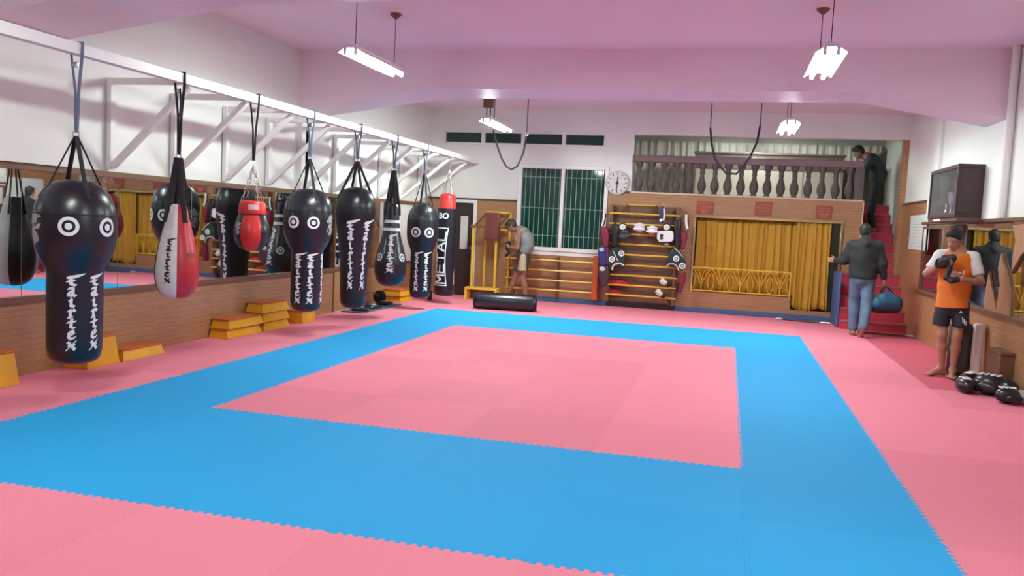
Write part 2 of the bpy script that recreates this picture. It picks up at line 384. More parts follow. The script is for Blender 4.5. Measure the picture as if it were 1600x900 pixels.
pendant(.3, 11.7, 3.60, 1.24, 3.72, (-.4, .4), 'added twin tube lamp brightening the gallery, unseen behind the lintel', canopy=None, gain=.50)  # added lamp, out of view, to brighten the gallery

# ------------------------------------------------------------------ windows, door
def window(n, x0, x1, z0, z1, fr, panes, grille=None):
    wn = struct(MB().box((x0, YB-.03, z0), (x0+fr, YB+.1, z1)).box((x1-fr, YB-.03, z0), (x1, YB+.1, z1))
                .box((x0+fr, YB-.03, z0), (x1-fr, YB+.1, z0+fr)).box((x0+fr, YB-.03, z1-fr), (x1-fr, YB+.1, z1)).build('window_%d' % n, white_metal, bevel=.006))
    a = x0+fr; wdt = (x1-x0-2*fr)/panes
    for k in range(panes):
        p0, p1 = a+k*wdt, a+(k+1)*wdt
        if k: mbox((p0-fr*.45, YB-.025, z0+fr), (p0+fr*.45, YB+.08, z1-fr)).build('mullion', white_metal, wn, bevel=.005)
        mbox((p0, YB+.06, z0+fr), (p1, YB+.068, z1-fr)).build('pane', window_glass, wn)
        if grille:
            nv, hz = grille
            for i in range(nv):
                gx = p0 + (p1-p0)*(i+.7)/(nv+.4)
                MB().tube([(gx, YB+.045, z0+fr), (gx, YB+.045, z1-fr)], .006, 6).build('grille_bar', grille_m, wn)
            for f in hz:
                gz = z0 + (z1-z0)*f
                MB().tube([(p0, YB+.05, gz), (p1, YB+.05, gz)], .006, 6).build('grille_bar', grille_m, wn)
    return wn
window(1, WX0-.06, WX1+.06, WZ0-.05, WZ1+.06, .075, 2, (8, (.18, .5, .86)))
cw = (CX1-CX0)/4
for k in range(4): window(2+k, CX0+k*cw, CX0+(k+1)*cw, CZ0-.0, CZ1, .035, 1)
door = struct(MB().box((DX0, YB-.02, 0), (DX0+.07, YB+.12, DZ1)).box((DX1-.07, YB-.02, 0), (DX1, YB+.12, DZ1)).box((DX0+.07, YB-.02, DZ1-.07), (DX1-.07, YB+.12, DZ1)).build('door_1', white_metal))
leaf = mbox((DX0+.07, YB+.03, .01), (DX1-.07, YB+.08, DZ1-.07)).build('door_leaf', door_wood, door)
mbox((DX0+.33, YB+.02, .95), (DX0+.49, YB+.03, 1.63)).build('glass_panel', mat('frosted_glass', (.62, .68, .64), .3), leaf, bevel=.004)
MB().tube([(DX1-.22, YB-.0, .98), (DX1-.10, YB-.0, .98)], .01, 8).box((DX1-.12, YB+.0, .95), (DX1-.095, YB+.03, 1.01)).build('handle', steel, leaf)

# ------------------------------------------------------------------ mirrors
def wall_mirror(label, x, sgn, spans, z0, z1):
    t = thing('wall_mirror', label, 'mirror', (x, spans[0][0], z0))
    for a, b in spans:
        a -= spans[0][0]; b -= spans[0][0]
        MB().box((0, a+.004, 0), (sgn*.012, b-.004, z1-z0)).build('mirror_pane', mirror_m, t)
    return t
wall_mirror('long left-hand mirror panes above the tiled dado behind the punching bags', XL, 1, [(-8+1.19*k, -8+1.19*(k+1)) for k in range(12)], .70, 1.80)
wall_mirror('mirror panes behind the yellow step stack and the far bags', XL-.1, 1, [(6.4, 7.6), (7.6, 8.8)], .70, 1.80)
wall_mirror('mirror panes with wooden flame cut-outs, above the leaning kick shield', XR, -1, [(-1.55+1.15*k, -1.55+1.15*(k+1)) for k in range(7)], .80, 1.83)
wall_mirror('framed mirror beneath the trophy cabinet, beside the notice board', XR, -1, [(6.62, 8.86)], .80, 1.80)
mf = thing('mirror_frame', 'brown wooden frame around the mirror beneath the trophy cabinet', 'frame', (XR-.012, 6.56, .8))
for a, b in (((-.03, 0, 0), (0, .07, 1.0)), ((-.03, 2.29, 0), (0, 2.36, 1.0)), ((-.03, .07, .96), (0, 2.29, 1.0))): mbox(a, b).build('frame_bar', brown_trim, mf)
# wooden flame shapes glued on the mirror
def flame(pts, label):
    P = [onX(x, y, XR-.015) for x, y in pts]; o0 = P[0]
    t = MB().prism([(p.y-o0.y, p.z-o0.z) for p in P], lambda u, v: (.0, u, v), lambda u, v: (-.025, u, v)).build('flame_board', mat('pale_brown_board', (.36, .19, .10), .5, noise=.15), None, loc=(XR-.015, o0.y, o0.z))
    tag(t, label, 'decoration', 'wooden flame boards on the mirror')
flame([(1541, 492), (1562, 494), (1556, 462), (1551, 440), (1549, 424), (1545, 445), (1541, 468)], 'short pale brown flame-shaped board rising from the mirror sill')
flame([(1560, 494), (1580, 496), (1581, 450), (1576, 425), (1569, 405), (1568, 396), (1563, 420), (1566, 445), (1562, 470)], 'tall curved pale brown flame-shaped board rising from the mirror sill')
flame([(1586, 352), (1604, 350), (1612, 385), (1598, 400), (1590, 415), (1584, 425), (1586, 400), (1590, 375)], 'pale brown flame-shaped board hanging from the mirror cap')

# ------------------------------------------------------------------ steel rail the bags hang from
RX, RZ = -5.2, 2.735
rail = thing('bag_rail', 'long white steel rail on wall brackets carrying the punching bags', 'rail', (XL, -6, 0))
MB().box((RX-XL-.04, 0, RZ-.045), (RX-XL+.04, 16.66, RZ+.045)).build('rail_beam', white_metal, rail, bevel=.004)
for k in range(-6, 10):
    y = 1.37+.97*k+6
    if k in (-1, -2, -6): continue
    w0 = .02 if y < 12.3 else -.08
    MB().box((w0, y-.035, 1.88), (w0+.05, y+.035, RZ+.03)).build('wall_post', white_metal, rail)
    MB().beam((w0+.05, y, 1.91), (RX-XL-.045, y, RZ-.06), .055, .055).build('brace', white_metal, rail)
    MB().beam((w0+.05, y, RZ), (RX-XL-.04, y, RZ), .05, .06).build('arm', white_metal, rail)

# ------------------------------------------------------------------ lettering drawn with a broad nib
GLYPH = {
 'F': [[(.12, .86), (.5, .93), (1.35, 1.14)], [(.15, .76), (.7, .84), (1.1, 1.0)], [(.42, .85), (.32, .45), (.38, .12), (.7, .02)], [(.08, .42), (.62, .5)]],
 'a': [[(.2, .62), (.62, .66), (.58, .12), (.85, .04)], [(.58, .42), (.2, .3), (.22, .08), (.58, .16)]],
 'i': [[(.3, .55), (.46, .62), (.42, .12), (.72, .05)], [(.46, .84), (.52, .9)]],
 'r': [[(.2, .55), (.38, .62), (.36, .04)], [(.38, .45), (.62, .66), (.8, .54)], [(.2, .02), (.5, .05)]],
 't': [[(.52, .98), (.42, .14), (.75, .04)], [(.12, .6), (.85, .72)]],
 'e': [[(.24, .32), (.68, .44), (.58, .68), (.28, .56), (.22, .16), (.46, .02), (.8, .14)]],
 'x': [[(.15, .62), (.45, .4), (.8, .02)], [(.85, .68), (.5, .35), (.05, -.02)], [(.25, .34), (.75, .36)]]}
def nib_polys(ch, ox, oy, sx, sy, nib=.115):
    out = []
    for st in GLYPH[ch]:
        for a, b in zip(st, st[1:]):
            p = (ox+a[0]*sx, oy+a[1]*sy); q = (ox+b[0]*sx, oy+b[1]*sy); nx, ny = nib*sx, nib*sy*.75; tx, ty = nx*.3, -ny*.3
            pts = [(c[0]+e*nx+f*tx, c[1]+e*ny+f*ty) for c in (p, q) for e in (-1, 1) for f in (-1, 1)]
            out.append(hull(pts))
    return out
def hull(pts):
    pts = sorted(set(pts))
    def half(ps):
        h = []
        for p in ps:
            while len(h) > 1 and (h[-1][0]-h[-2][0])*(p[1]-h[-2][1]) - (h[-1][1]-h[-2][1])*(p[0]-h[-2][0]) <= 0: h.pop()
            h.append(p)
        return h
    a = half(pts); b = half(pts[::-1]); return a[:-1]+b[:-1]
def stacked_word(word, h, wdt):
    """letters one below the other, centred on u=0, from v=0 downwards"""
    ps = []; ch = h/(len(word)+.15)
    for k, c in enumerate(word):
        hh = ch*.92 if c in 'Ft' else ch*1.16
        ps += nib_polys(c, -wdt*.5, -ch*(k+1)+ch*.05, wdt*(1.2 if c == 'F' else 1.0), hh)
    return ps
LION = [[(-.5, -.9), (-.1, -1), (.05, -.55), (.5, -.75), (.35, -.3), (.05, -.2)], [(-.6, -.1), (-.15, -.75), (.1, -.15), (-.1, .25)], [(-.1, -.1), (.5, -.1), (.75, .25), (.3, .2)],
        [(-.45, .2), (.2, .25), (.35, .75), (-.05, 1), (-.5, .75)], [(.35, .55), (.75, .65), (.4, .8)], [(-.85, .3), (-.5, .05), (-.55, .7)], [(-.8, -.6), (-.55, -.75), (-.6, -.25)]]

class Bag:
    def __init__(s, label, y, zbot, prof, x=RX, extra_rot=0.0, mats=(black_vinyl,), mfun=None, name='punching_bag', seams=()):
        c = Vector((CAM[0]-x, CAM[1]-y)); s.root = thing(name, label, 'punching bag', (x, y, zbot), math.atan2(c.x, -c.y)+extra_rot, 'hanging punching bags')
        s.prof = prof; s.zbot = zbot; s.top = prof[-1][0]
        s.body = MB().lathe(prof, 48, mfun=mfun).build('bag_body', list(mats), s.root, smooth=60)
        for z in seams:
            r = s.r(z)+.002
            MB().tube([(r*math.cos(2*math.pi*k/40), r*math.sin(2*math.pi*k/40), z) for k in range(40)], .005, 6, closed=True).build('seam', black_cloth, s.root, smooth=40)
    def r(s, z):
        zs = [p[0] for p in s.prof]; rs = [p[1] for p in s.prof]
        return float(np.interp(z, zs, rs))
    def pt(s, phi, z, eps=.003):
        r = s.r(z)+eps; return (r*math.sin(phi), -r*math.cos(phi), z)
    def wrap(s, u, v, phi, z0, eps=.003):
        z = z0+v; r = max(s.r(z0), .05); return s.pt(phi+u/r, z, eps)
    def decal(s, name, polys, phi, z0, m, eps=.004, label=None):
        bm = bmesh.new()
        for pl in polys: bm.faces.new([bm.verts.new((u, v, 0)) for u, v in pl])
        bmesh.ops.triangulate(bm, faces=bm.faces[:])
        for _ in range(3):
            long_ = [e for e in bm.edges if abs(e.verts[0].co.x-e.verts[1].co.x) > .03]
            if not long_: break
            bmesh.ops.subdivide_edges(bm, edges=long_, cuts=1); bmesh.ops.triangulate(bm, faces=[f for f in bm.faces if len(f.verts) > 3])
        for v in bm.verts: v.co = s.wrap(v.co.x, v.co.y, R(phi), z0, eps)
        me = bpy.data.meshes.new(name); bm.to_mesh(me); bm.free(); me.materials.append(m)
        o = bpy.data.objects.new(name, me); col.objects.link(o); o.parent = s.root
        if label: o['label'] = label
        return o
    def word(s, phi, ztop, h, wdt, m=white_print, word='Fairtex'):
        return s.decal('lettering', stacked_word(word, h, wdt), phi, ztop, m)
    def target(s, phi, z, ro, m=white_print):
        n = 24; mb = MB()
        for a, b in ((ro, ro*.64), (ro*.36, 0.001)):
            ring = []
            for k in range(n):
                t = 2*math.pi*k/n
                ring.append((a*math.cos(t), a*math.sin(t), b*math.cos(t), b*math.sin(t)))
            vs_ = [s.wrap(q[0], q[1], R(phi), z, .005) for q in ring] + [s.wrap(q[2], q[3], R(phi), z, .005) for q in ring]
            mb.add(vs_, [(k, (k+1) % n, n+(k+1) % n, n+k) for k in range(n)])
        return mb.build('target_ring', m, s.root, fix=False)
    def straps(s, apex, rim_z, n=4, width=.018, m=black_cloth, off=20, flat=.25):
        """straps from the shoulder to one ring; apex is absolute height"""
        az = apex-s.zbot
        for k in range(n):
            a = R(off+360/n*k); p0 = s.pt(a, rim_z-.10, .004); p1 = s.pt(a, rim_z, .004)
            MB().tube([p0, p1, (.012*math.sin(a), -.012*math.cos(a), az)], width, 8, flat=flat).build('strap', m, s.root, smooth=50)
        MB().tube([(.022*math.cos(2*math.pi*k/14), 0, az+.02+.022*math.sin(2*math.pi*k/14)) for k in range(14)], .006, 6, closed=True).build('ring', steel, s.root, smooth=50)
    def hanger(s, apex, m=grey_strap, w=.012, tail=False):
        """webbing loop from the ring up and over the rail"""
        az = apex-s.zbot+.03; t = RZ-s.zbot; a = s.root.rotation_euler.z
        def L(x, y, z): return (x*math.cos(-a)-y*math.sin(-a), x*math.sin(-a)+y*math.cos(-a), z)
        pts = [L(.008, 0, az), L(.02, 0, (az+t)/2), L(.05, 0, t-.05), L(.052, 0, t+.05), L(-.052, 0, t+.05), L(-.05, 0, t-.05), L(-.02, .01, (az+t)/2), L(-.008, 0, az)]
        MB().tube(pts, w, 8, flat=.4).build('hanging_strap', m, s.root, smooth=50)
        MB().tube([L(-.02, .0, t-.12), L(.02, 0, t-.12)], .022, 8).build('buckle', steel, s.root, smooth=40)
        if tail: MB().tube([L(.02, -.02, t-.1), L(.05, -.05, t-.2), L(.06, -.07, t-.36)], .009, 6, flat=.5).build('strap_tail', black_cloth, s.root)

def upper_prof(H, rb, rh, neck):
    return [(0, .03), (.004, rb*.55), (.025, rb*.8), (.06, rb*.93), (.12, rb*.99), (.25, rb), (neck-.10, rb), (neck-.02, rb*1.0), (neck+.03, rb*1.06), (neck+.10, rb+(rh-rb)*.55), (neck+.18, rb+(rh-rb)*.85),
            (neck+.28, rh), (neck+(H-neck)*.62, rh*.995), (H-.20, rh*.95), (H-.12, rh*.85), (H-.05, rh*.66), (H-.012, rh*.45), (H, rh*.2), (H, .02)]
# 1: tall black uppercut bag, nearest to the open end
def uppercut(label, y, z0, z1, rb, rh, neck, words, targets, lion, apex, tall_word, wdt, ro, x=RX, rim=.0, tz=None):
    b = Bag(label, y, z0, upper_prof(z1-z0, rb, rh, neck), x, seams=((z1-z0)-.27,))
    for ph in words: b.word(ph, neck-.02, tall_word, wdt)
    for ph in targets: b.target(ph, tz or neck+.36*(z1-z0-neck)+.10, ro)
    for ph in lion: b.decal('lion_emblem', [[(x_*.11, y_*.13) for x_, y_ in pl] for pl in LION], ph, (tz or neck+.46*(z1-z0-neck))-.02, grey_print, label='grey lion emblem')
    b.straps(apex, z1-z0-.045)
    b.hanger(apex)
    return b
uppercut('black uppercut bag with twin targets, hanging before the tall yellow step', -.09, .26, 1.72, .205, .30, .74, (-6, 41, 160, 205), (-9, 47, 160, 215), (-66, 118), 2.06, .60, .075, .074, tz=1.10)
uppercut('black uppercut bag with twin targets, hanging beside the low square yellow step', 3.70, .33, 1.84, .19, .295, .74, (-32, 14, 70, 160, 205), (-35, 13, 165, 215), (66, 250), 2.20, .62, .085, .075, tz=1.10)
uppercut('black uppercut bag with twin targets, hanging beside the METAL bag', 7.70, .19, 1.79, .185, .265, .80, (-25, 27, 165), (-25, 25, 165), (110,), 2.30, .66, .085, .085, tz=1.12)
# 2: white, red and black teardrop bag
tear = [(0, .02), (.004, .06), (.02, .11), (.06, .155), (.13, .187), (.22, .199), (.32, .197), (.45, .178), (.58, .150), (.70, .118), (.80, .095), (.87, .082), (.89, .06), (.89, .01)]
def tear_m(th, i):
    ph = (th+90) % 360; ph = ph-360 if ph > 180 else ph
    return 1 if -70 < ph < -2 else (2 if -2 < ph < 95 else 0)
b = Bag('white, red and black teardrop bag on a long black strap', 1.18, .68, tear, mats=(black_vinyl, white_vinyl, red_vinyl), mfun=tear_m)
b.word(-24, .57, .42, .05, black_print)
b.decal('brand_patch', [[(-.05, .022), (.05, .022), (.05, -.022), (-.05, -.022)]], 42, .42, mat('dull_red_print', (.25, .03, .03), .5))
b.decal('white_flap', [[(-.035, 0), (-.04, -.12), (-.02, -.15), (.015, -.15), (.03, -.12), (.025, 0)]], -38, .80, mat('warm_white_vinyl', (.70, .68, .64), .4))
b.straps(2.0, .82, 4, .03, black_cloth, off=32); b.hanger(2.0, black_cloth, .013, tail=True)
# 3: small red and black ball bag with a red collar on chains
ball = [(0, .03), (.01, .075), (.04, .125), (.09, .165), (.16, .188), (.23, .190), (.30, .175), (.36, .155), (.40, .140), (.405, .146), (.42, .149), (.52, .135), (.545, .12), (.55, .05), (.55, .01)]
def ball_m(th, i):
    ph = (th+90) % 360
    return 1 if i >= 9 else (1 if int(((ph+25) % 360)//58) % 2 == 0 else 0)
b = Bag('small round red and black bag with red collar on chains', 2.45, 1.10, ball, mats=(black_vinyl, bright_red), mfun=ball_m, seams=(.402,))
b.decal('brand_patch', [[(-.055, .028), (.055, .028), (.05, -.028), (-.05, -.028)]], 5, .48, mat('pale_red_print', (.75, .45, .43), .5))
b.decal('lion_emblem', [[(x_*.05, y_*.07) for x_, y_ in pl] for pl in LION], -48, .25, grey_print, label='grey lion emblem')
def chain_links(bag, p, q, L=.05):
    p, q = Vector(p), Vector(q); n = max(2, int((q-p).length/L)); mb = []
    for k in range(n):
        a = p.lerp(q, k/n); c = p.lerp(q, (k+1)/n); d = (c-a).normalized(); s_ = d.cross(Vector((1, .3, 0)) if k % 2 else Vector((.3, -1, 0))).normalized()
        m = (a+c)/2; l2 = (c-a).length*.62
        MB().tube([m + d*math.cos(t)*l2 + s_*math.sin(t)*.011 for t in [2*math.pi*j/10 for j in range(10)]], .0035, 5, closed=True).build('chain_link', steel, bag.root, smooth=60)
for k in range(4):
    a = R(30+90*k); chain_links(b, (.125*math.sin(a), -.125*math.cos(a), .545), (.0, 0, .93))
b.hanger(2.05, black_cloth, .011)
# 5: tapered black bag
taper = [(0, .03), (.005, .10), (.03, .145), (.08, .172), (.2, .182), (.45, .188), (.75, .205), (1.0, .235), (1.2, .265), (1.33, .278), (1.45, .274), (1.55, .245), (1.62, .20), (1.66, .13), (1.68, .05), (1.68, .01)]
b = Bag('tapered black bag with two white lettered columns, over the blue exercise mat', 5.05, .25, taper, seams=(1.40,))
for ph in (-14, 38, 150, 210): b.word(ph, 1.22, .96, .105)
b.straps(2.28, 1.60); b.hanger(2.28)
# 6: bell shaped black bag with white bands
bell = [(0, .04), (.01, .11), (.05, .175), (.12, .222), (.22, .245), (.33, .246), (.45, .232), (.58, .20), (.70, .165), (.82, .135), (.95, .118), (1.08, .108), (1.20, .10), (1.26, .09), (1.28, .05), (1.28, .01)]
b = Bag('bell-shaped black bag with white bands around its neck', 6.36, .47, bell)
for z in (.86, .98):
    b.decal('white_band', [[(.119*R(a), 0), (.119*R(a+12), 0), (.119*R(a+12), .045), (.119*R(a), .045)] for a in range(-90, 90, 12)], 0, z, white_print)
b.word(-2, .80, .58, .075)
for ph in (-48, 48): b.target(ph, .46, .06)
b.straps(2.25, 1.20, 4, .026); b.hanger(2.25)
# 8: long black cylinder lettered METAL with a red cap, on chains
cyl = [(0, .10), (.01, .165), (.04, .185), (.10, .19), (1.60, .19), (1.605, .155), (1.62, .153), (1.80, .150), (1.86, .13), (1.88, .06), (1.88, .01)]
b = Bag('long black cylinder bag lettered METAL with a red cap', 8.95, .14, cyl, mats=(black_vinyl, bright_red), mfun=lambda th, i: 1 if i >= 5 else 0)
def font_polys(txt, size, bold=0.0):
    cu = bpy.data.curves.new('t', 'FONT'); cu.body = txt; cu.size = size; cu.align_x = 'CENTER'; cu.align_y = 'CENTER'; cu.offset = bold
    ob = bpy.data.objects.new('t', cu); col.objects.link(ob)
    dg = bpy.context.evaluated_depsgraph_get(); me = ob.evaluated_get(dg).to_mesh()
    ps = [[(me.vertices[i].co.x, me.vertices[i].co.y) for i in p.vertices] for p in me.polygons]
    ob.evaluated_get(dg).to_mesh_clear(); bpy.data.objects.remove(ob); bpy.data.curves.remove(cu)
    return ps
BLOCK = {'M': [[(0, 0), (0, 1)], [(0, 1), (.5, .35)], [(.5, .35), (1, 1)], [(1, 1), (1, 0)]], 'E': [[(0, 0), (0, 1)], [(0, 1), (1, 1)], [(0, .5), (.85, .5)], [(0, 0), (1, 0)]],
         'T': [[(0, 1), (1, 1)], [(.5, 1), (.5, 0)]], 'A': [[(0, 0), (.5, 1)], [(.5, 1), (1, 0)], [(.2, .35), (.8, .35)]], 'L': [[(0, 1), (0, 0)], [(0, 0), (1, 0)]]}
mp_ = []
for n_, c_ in enumerate('METAL'):
    for a, b2 in BLOCK[c_]:
        pts = []
        for q in (a, b2):
            v = -.48+.196*n_+.145*q[0]; hf = .068*(1+.5*(abs(v)/.53)**2); u = hf*(1-2*q[1])
            pts += [(u+e*.0105, v+f*.0135) for e in (-1, 1) for f in (-1, 1)]
        mp_.append(hull(pts))
b.decal('lettering', mp_, -30, .72, white_print)
fr = []
N = 12
for k in range(N):
    a0, a1 = -.53+1.06*k/N, -.53+1.06*(k+1)/N
    f0, f1 = .082*(1+.5*(abs(a0)/.53)**2), .082*(1+.5*(abs(a1)/.53)**2)
    for s_ in (-1, 1): fr.append([(s_*f0, a0), (s_*f1, a1), (s_*(f1+.018), a1), (s_*(f0+.018), a0)])
for a in (-.53, .515): fr.append([(-.14, a), (.14, a), (.14, a+.018), (-.14, a+.018)])
b.decal('lettering_border', fr, -30, .72, white_print)
b.decal('lettering', [[(x_*1, y_) for x_, y_ in pl] for pl in font_polys('BO', .14, .004)], -20, 1.46, white_print)
b.decal('white_stripe', [[(-.008, 0), (.012, 0), (.0, .28), (-.004, .28)]], 58, .22, white_print)
for k in range(4):
    a = R(30+90*k); chain_links(b, (.12*math.sin(a), -.12*math.cos(a), 1.86), (0, 0, 2.30))
chain_links(b, (0, 0, 2.30), (0, 0, 2.55))

# long black bag lying on the mats
A_ = onZ(736, 480, .0); B_ = onZ(838, 487, .0)
A_ = Vector((-4.47, 8.46, 0)); B_ = Vector((-3.36, 8.62, 0))
d_ = (B_-A_); lb = thing('floor_bag', 'long black vinyl bag lying on the mats below the wall bars', 'punching bag', A_, math.atan2(d_.y, d_.x))
Lb = d_.length
mb = MB().lathe([(0, .06), (.01, .115), (.035, .138), (.08, .145), (Lb*.5, .148), (Lb-.08, .145), (Lb-.035, .138), (Lb-.01, .115), (Lb, .06)], 36)
mb.v = [(z, y, .147+x) for x, y, z in mb.v]
mb.build('bag_body', black_vinyl, lb, smooth=60)
for z in (.012, Lb-.012):
    MB().tube([(z, .126*math.cos(2*math.pi*k/30), .147+.126*math.sin(2*math.pi*k/30)) for k in range(30)], .008, 6, closed=True).build('piping', black_cloth, lb, smooth=50)
MB().tube([(Lb*.35+i*.04, -.02+.004*i, .297+.012*math.sin(i*math.pi/8)) for i in range(9)], .014, 6, flat=.4).build('handle', black_cloth, lb, smooth=50)

# ------------------------------------------------------------------ yellow step boxes
def step(y0, y1, z0, h, label, xw=XL+.03, xf=-5.85, tp=.03, grp='yellow step boxes'):
    t = thing('step_box', label, 'step box', (xw, (y0+y1)/2, z0), 0, grp)
    hl = (y1-y0)/2; dp = xf-xw
    vs_ = [(0, -hl, 0), (dp, -hl, 0), (dp, hl, 0), (0, hl, 0), (tp*.4, -hl+tp, h-.012), (dp-tp, -hl+tp, h-.012), (dp-tp, hl-tp, h-.012), (tp*.4, hl-tp, h-.012)]
    MB().add(vs_, [(0, 3, 2, 1), (4, 5, 6, 7), (0, 1, 5, 4), (1, 2, 6, 5), (2, 3, 7, 6), (3, 0, 4, 7)]).build('box_body', yellow_wood, t, bevel=.006)
    mbox((0, -hl+tp-.012, h-.012), (dp-tp+.012, hl-tp+.012, h)).build('top_pad', orange_top, t, bevel=.003)
    return t
step(-.42, .03, 0, .29, 'tall yellow step box against the tiled dado, by itself', tp=.03)
step(.79, 1.22, 0, .29, 'tall yellow step box behind the large uppercut bag', tp=.03)
step(1.27, 1.90, 0, .115, 'low yellow step box with orange top, lying alone beside a tall one')
step(3.05, 3.80, 0, .115, 'lower yellow step box of the two-high stack at the dado')
step(3.08, 3.84, .115, .115, 'upper yellow step box of the two-high stack at the dado')
step(3.86, 4.50, 0, .118, 'bottom yellow step box of the three-high stack')
step(3.84, 4.49, .118, .118, 'middle yellow step box of the three-high stack')
step(3.82, 4.50, .236, .125, 'top yellow step box of the three-high stack', tp=.045)
step(4.84, 5.23, 0, .17, 'square yellow step box below a black uppercut bag', tp=.012)
step(8.48, 9.06, 0, .105, 'lower yellow step box of the stack beneath the bell-shaped bag', xw=XL-.06)
step(8.47, 9.10, .105, .115, 'upper yellow step box of the stack beneath the bell-shaped bag', xw=XL-.06)

# exercise mat and gear on the floor below the tapered bag
em = thing('exercise_mat', 'dull blue exercise mat lying along the dado below the tapered bag', 'mat', (-6.05, 6.45, 0))
MB().box((0, 0, 0), (.37, 1.62, .022)).build('mat_sheet', mat('dull_blue_vinyl', (.06, .15, .20), .5, noise=.1), em, bevel=.006)
for yy in (0.006, 1.60): MB().box((0.01, yy, .022), (.36, yy+.014, .025)).build('mat_hem', mat('pale_edge', (.6, .6, .6), .5), em)
def foot_pad(loc, rz, label):
    t = thing('ankle_weight', label, 'weight', loc, rz)
    MB().box((-.14, -.10, 0), (.14, .10, .045)).build('pad', black_vinyl, t, bevel=.02)
    for s in (-.06, .06): MB().tube([(s, -.105, .03), (s, -.06, .055), (s, .06, .055), (s, .105, .03)], .018, 8, flat=.4).build('strap', black_cloth, t, smooth=50)
    MB().box((-.05, -.05, .05), (.05, .05, .065)).build('label_patch', grey_print, t, bevel=.004)
foot_pad((-5.80, 6.62, .023), .5, 'black strapped weight with grey patch at the end of the blue mat')
foot_pad((-5.80, 7.10, .023), 1.2, 'black strapped weight with grey patch mid-way along the blue mat')
foot_pad((-5.86, 7.75, .023), 1.5, 'black strapped weight with grey patch beside the yellow step stack')
t = thing('ab_roller', 'black exercise roller with a rod handle leaning at the dado', 'ab roller', (-6.02, 7.9, .02), .2)
mb = MB().lathe([(-.03, .05), (-.03, .10), (-.02, .115), (.02, .115), (.03, .10), (.03, .05)], 24); mb.v = [(x, z, y+.115) for x, y, z in mb.v]; mb.build('wheel', black_vinyl, t, smooth=50)
MB().tube([(0, -.6, .24), (0, .14, .10)], .014, 8).build('rod', dark_trim, t, smooth=40)
t = thing('boxing_shoe', 'dark boxing shoe standing below the uppercut bag beside the METAL bag', 'shoe', (-5.62, 9.35, 0), 1.9)
mb = MB(); mb.add([(x, y, z) for x, y, z in ((-.13, -.045, 0), (.14, -.045, 0), (.14, .045, 0), (-.13, .045, 0), (-.12, -.04, .19), (-.02, -.04, .19), (.13, -.035, .06), (.13, .035, .06), (-.02, .04, .19), (-.12, .04, .19))],
  [(0, 1, 2, 3), (0, 1, 6, 5, 4), (3, 2, 7, 8, 9), (1, 2, 7, 6), (5, 6, 7, 8), (4, 5, 8, 9), (0, 3, 9, 4)]); mb.build('shoe_upper', black_vinyl, t, bevel=.015)
MB().box((-.135, -.05, 0), (.145, .05, .02)).build('sole', dark_trim, t, bevel=.006)

# ------------------------------------------------------------------ stairs
st = thing('staircase', 'red carpeted stairs rising beside the curtained doorway to the gallery', 'stairs', (1.77, 9.6, 0))
zs = [0, .15, .35, .54, .74, .94]
for k in range(5):
    y0 = .23*k; y1 = 1.15 if k < 4 else 1.15
    mbox((0, y0, zs[k]), (1.06, y1, zs[k+1]-.012)).build('step', stair_red, st)
    mbox((0, y0-.012, zs[k+1]-.03), (1.06, y0+.03, zs[k+1])).build('nosing', grey_nose, st, bevel=.004)
    mbox((0, y0+.03, zs[k+1]-.012), (1.06, min(y0+.23, 1.15), zs[k+1])).build('tread', stair_red, st)
for k in range(7):
    y0 = 1.15+.25*k; z0 = .94+.1857*k; z1 = z0+.1857; xe = .985 if k == 0 else 1.06
    mbox((.39, y0, 0 if k == 0 else z0-.1857), (xe, y0+.25 if k < 6 else 2.9, z1-.012)).build('step', stair_red, st)
    mbox((.39, y0-.012, z1-.025), (xe, y0+.03, z1)).build('nosing', grey_nose, st, bevel=.004)
    mbox((.39, y0+.03, z1-.012), (xe, y0+.25, z1)).build('tread', stair_red, st)
side = mbox((1.735, 9.80, 0), (1.768, 10.70, .95)).build('side_pad', blue_pad, None, bevel=.008)
tag(side, 'blue padded board covering the side of the red stairs', 'pad')

# ------------------------------------------------------------------ gallery railing and furnishings
gr = thing('gallery_balustrade', 'stone balustrade with vase-shaped balusters along the gallery', 'balustrade', (GX0, YB+.1, GZ0))
stone = mat('brown_stone', (.10, .078, .07), .5, noise=.12, scale=6)
mbox((0, -.09, .60), (4.20, .11, .73)).build('handrail', mat('handrail_stone', (.20, .135, .13), .35, noise=.06), gr, bevel=.012)
bal = [(0, .075), (.03, .075), (.035, .05), (.06, .045), (.10, .068), (.17, .085), (.24, .075), (.32, .048), (.38, .038), (.42, .05), (.45, .04), (.50, .05), (.55, .075), (.60, .075)]
bme = MB().lathe(bal, 14).mesh('baluster', stone, smooth=50)
for k in range(17):
    o = bpy.data.objects.new('baluster', bme); col.objects.link(o); o.parent = gr; o.location = (.13+.241*k, .01, 0)
mbox((4.06, -.09, 0), (4.22, .09, .60)).build('end_post', stone, gr, bevel=.008)
def fold_sheet(x0, x1, z0, z1, amp, wave, seed, y=0.0, nx=160, nz=14, hem=None, thick=.004):
    rnd = random.Random(seed); ph = [rnd.uniform(0, 6.28) for _ in range(5)]
    vs_ = []; fs = []
    for i in range(nx+1):
        u = i/nx; x = x0+(x1-x0)*u
        for j in range(nz+1):
            v = j/nz; zb = z0 + (hem(u) if hem else 0); z = zb+(z1-zb)*v
            s = math.sin(x*6.283/wave+ph[0]+.9*math.sin(x*3.1/wave+ph[1])) + .45*math.sin(x*6.283/(wave*.43)+ph[2]+.8*v) + .5*math.sin(x*6.283/(wave*2.7)+ph[3])
            vs_.append((x+.012*math.sin(9*x+3*v), y+amp*s*(1.1-.35*v), z))
    n = nz+1
    for i in range(nx):
        for j in range(nz): fs.append((i*n+j, (i+1)*n+j, (i+1)*n+j+1, i*n+j+1))
    return MB().add(vs_, fs)
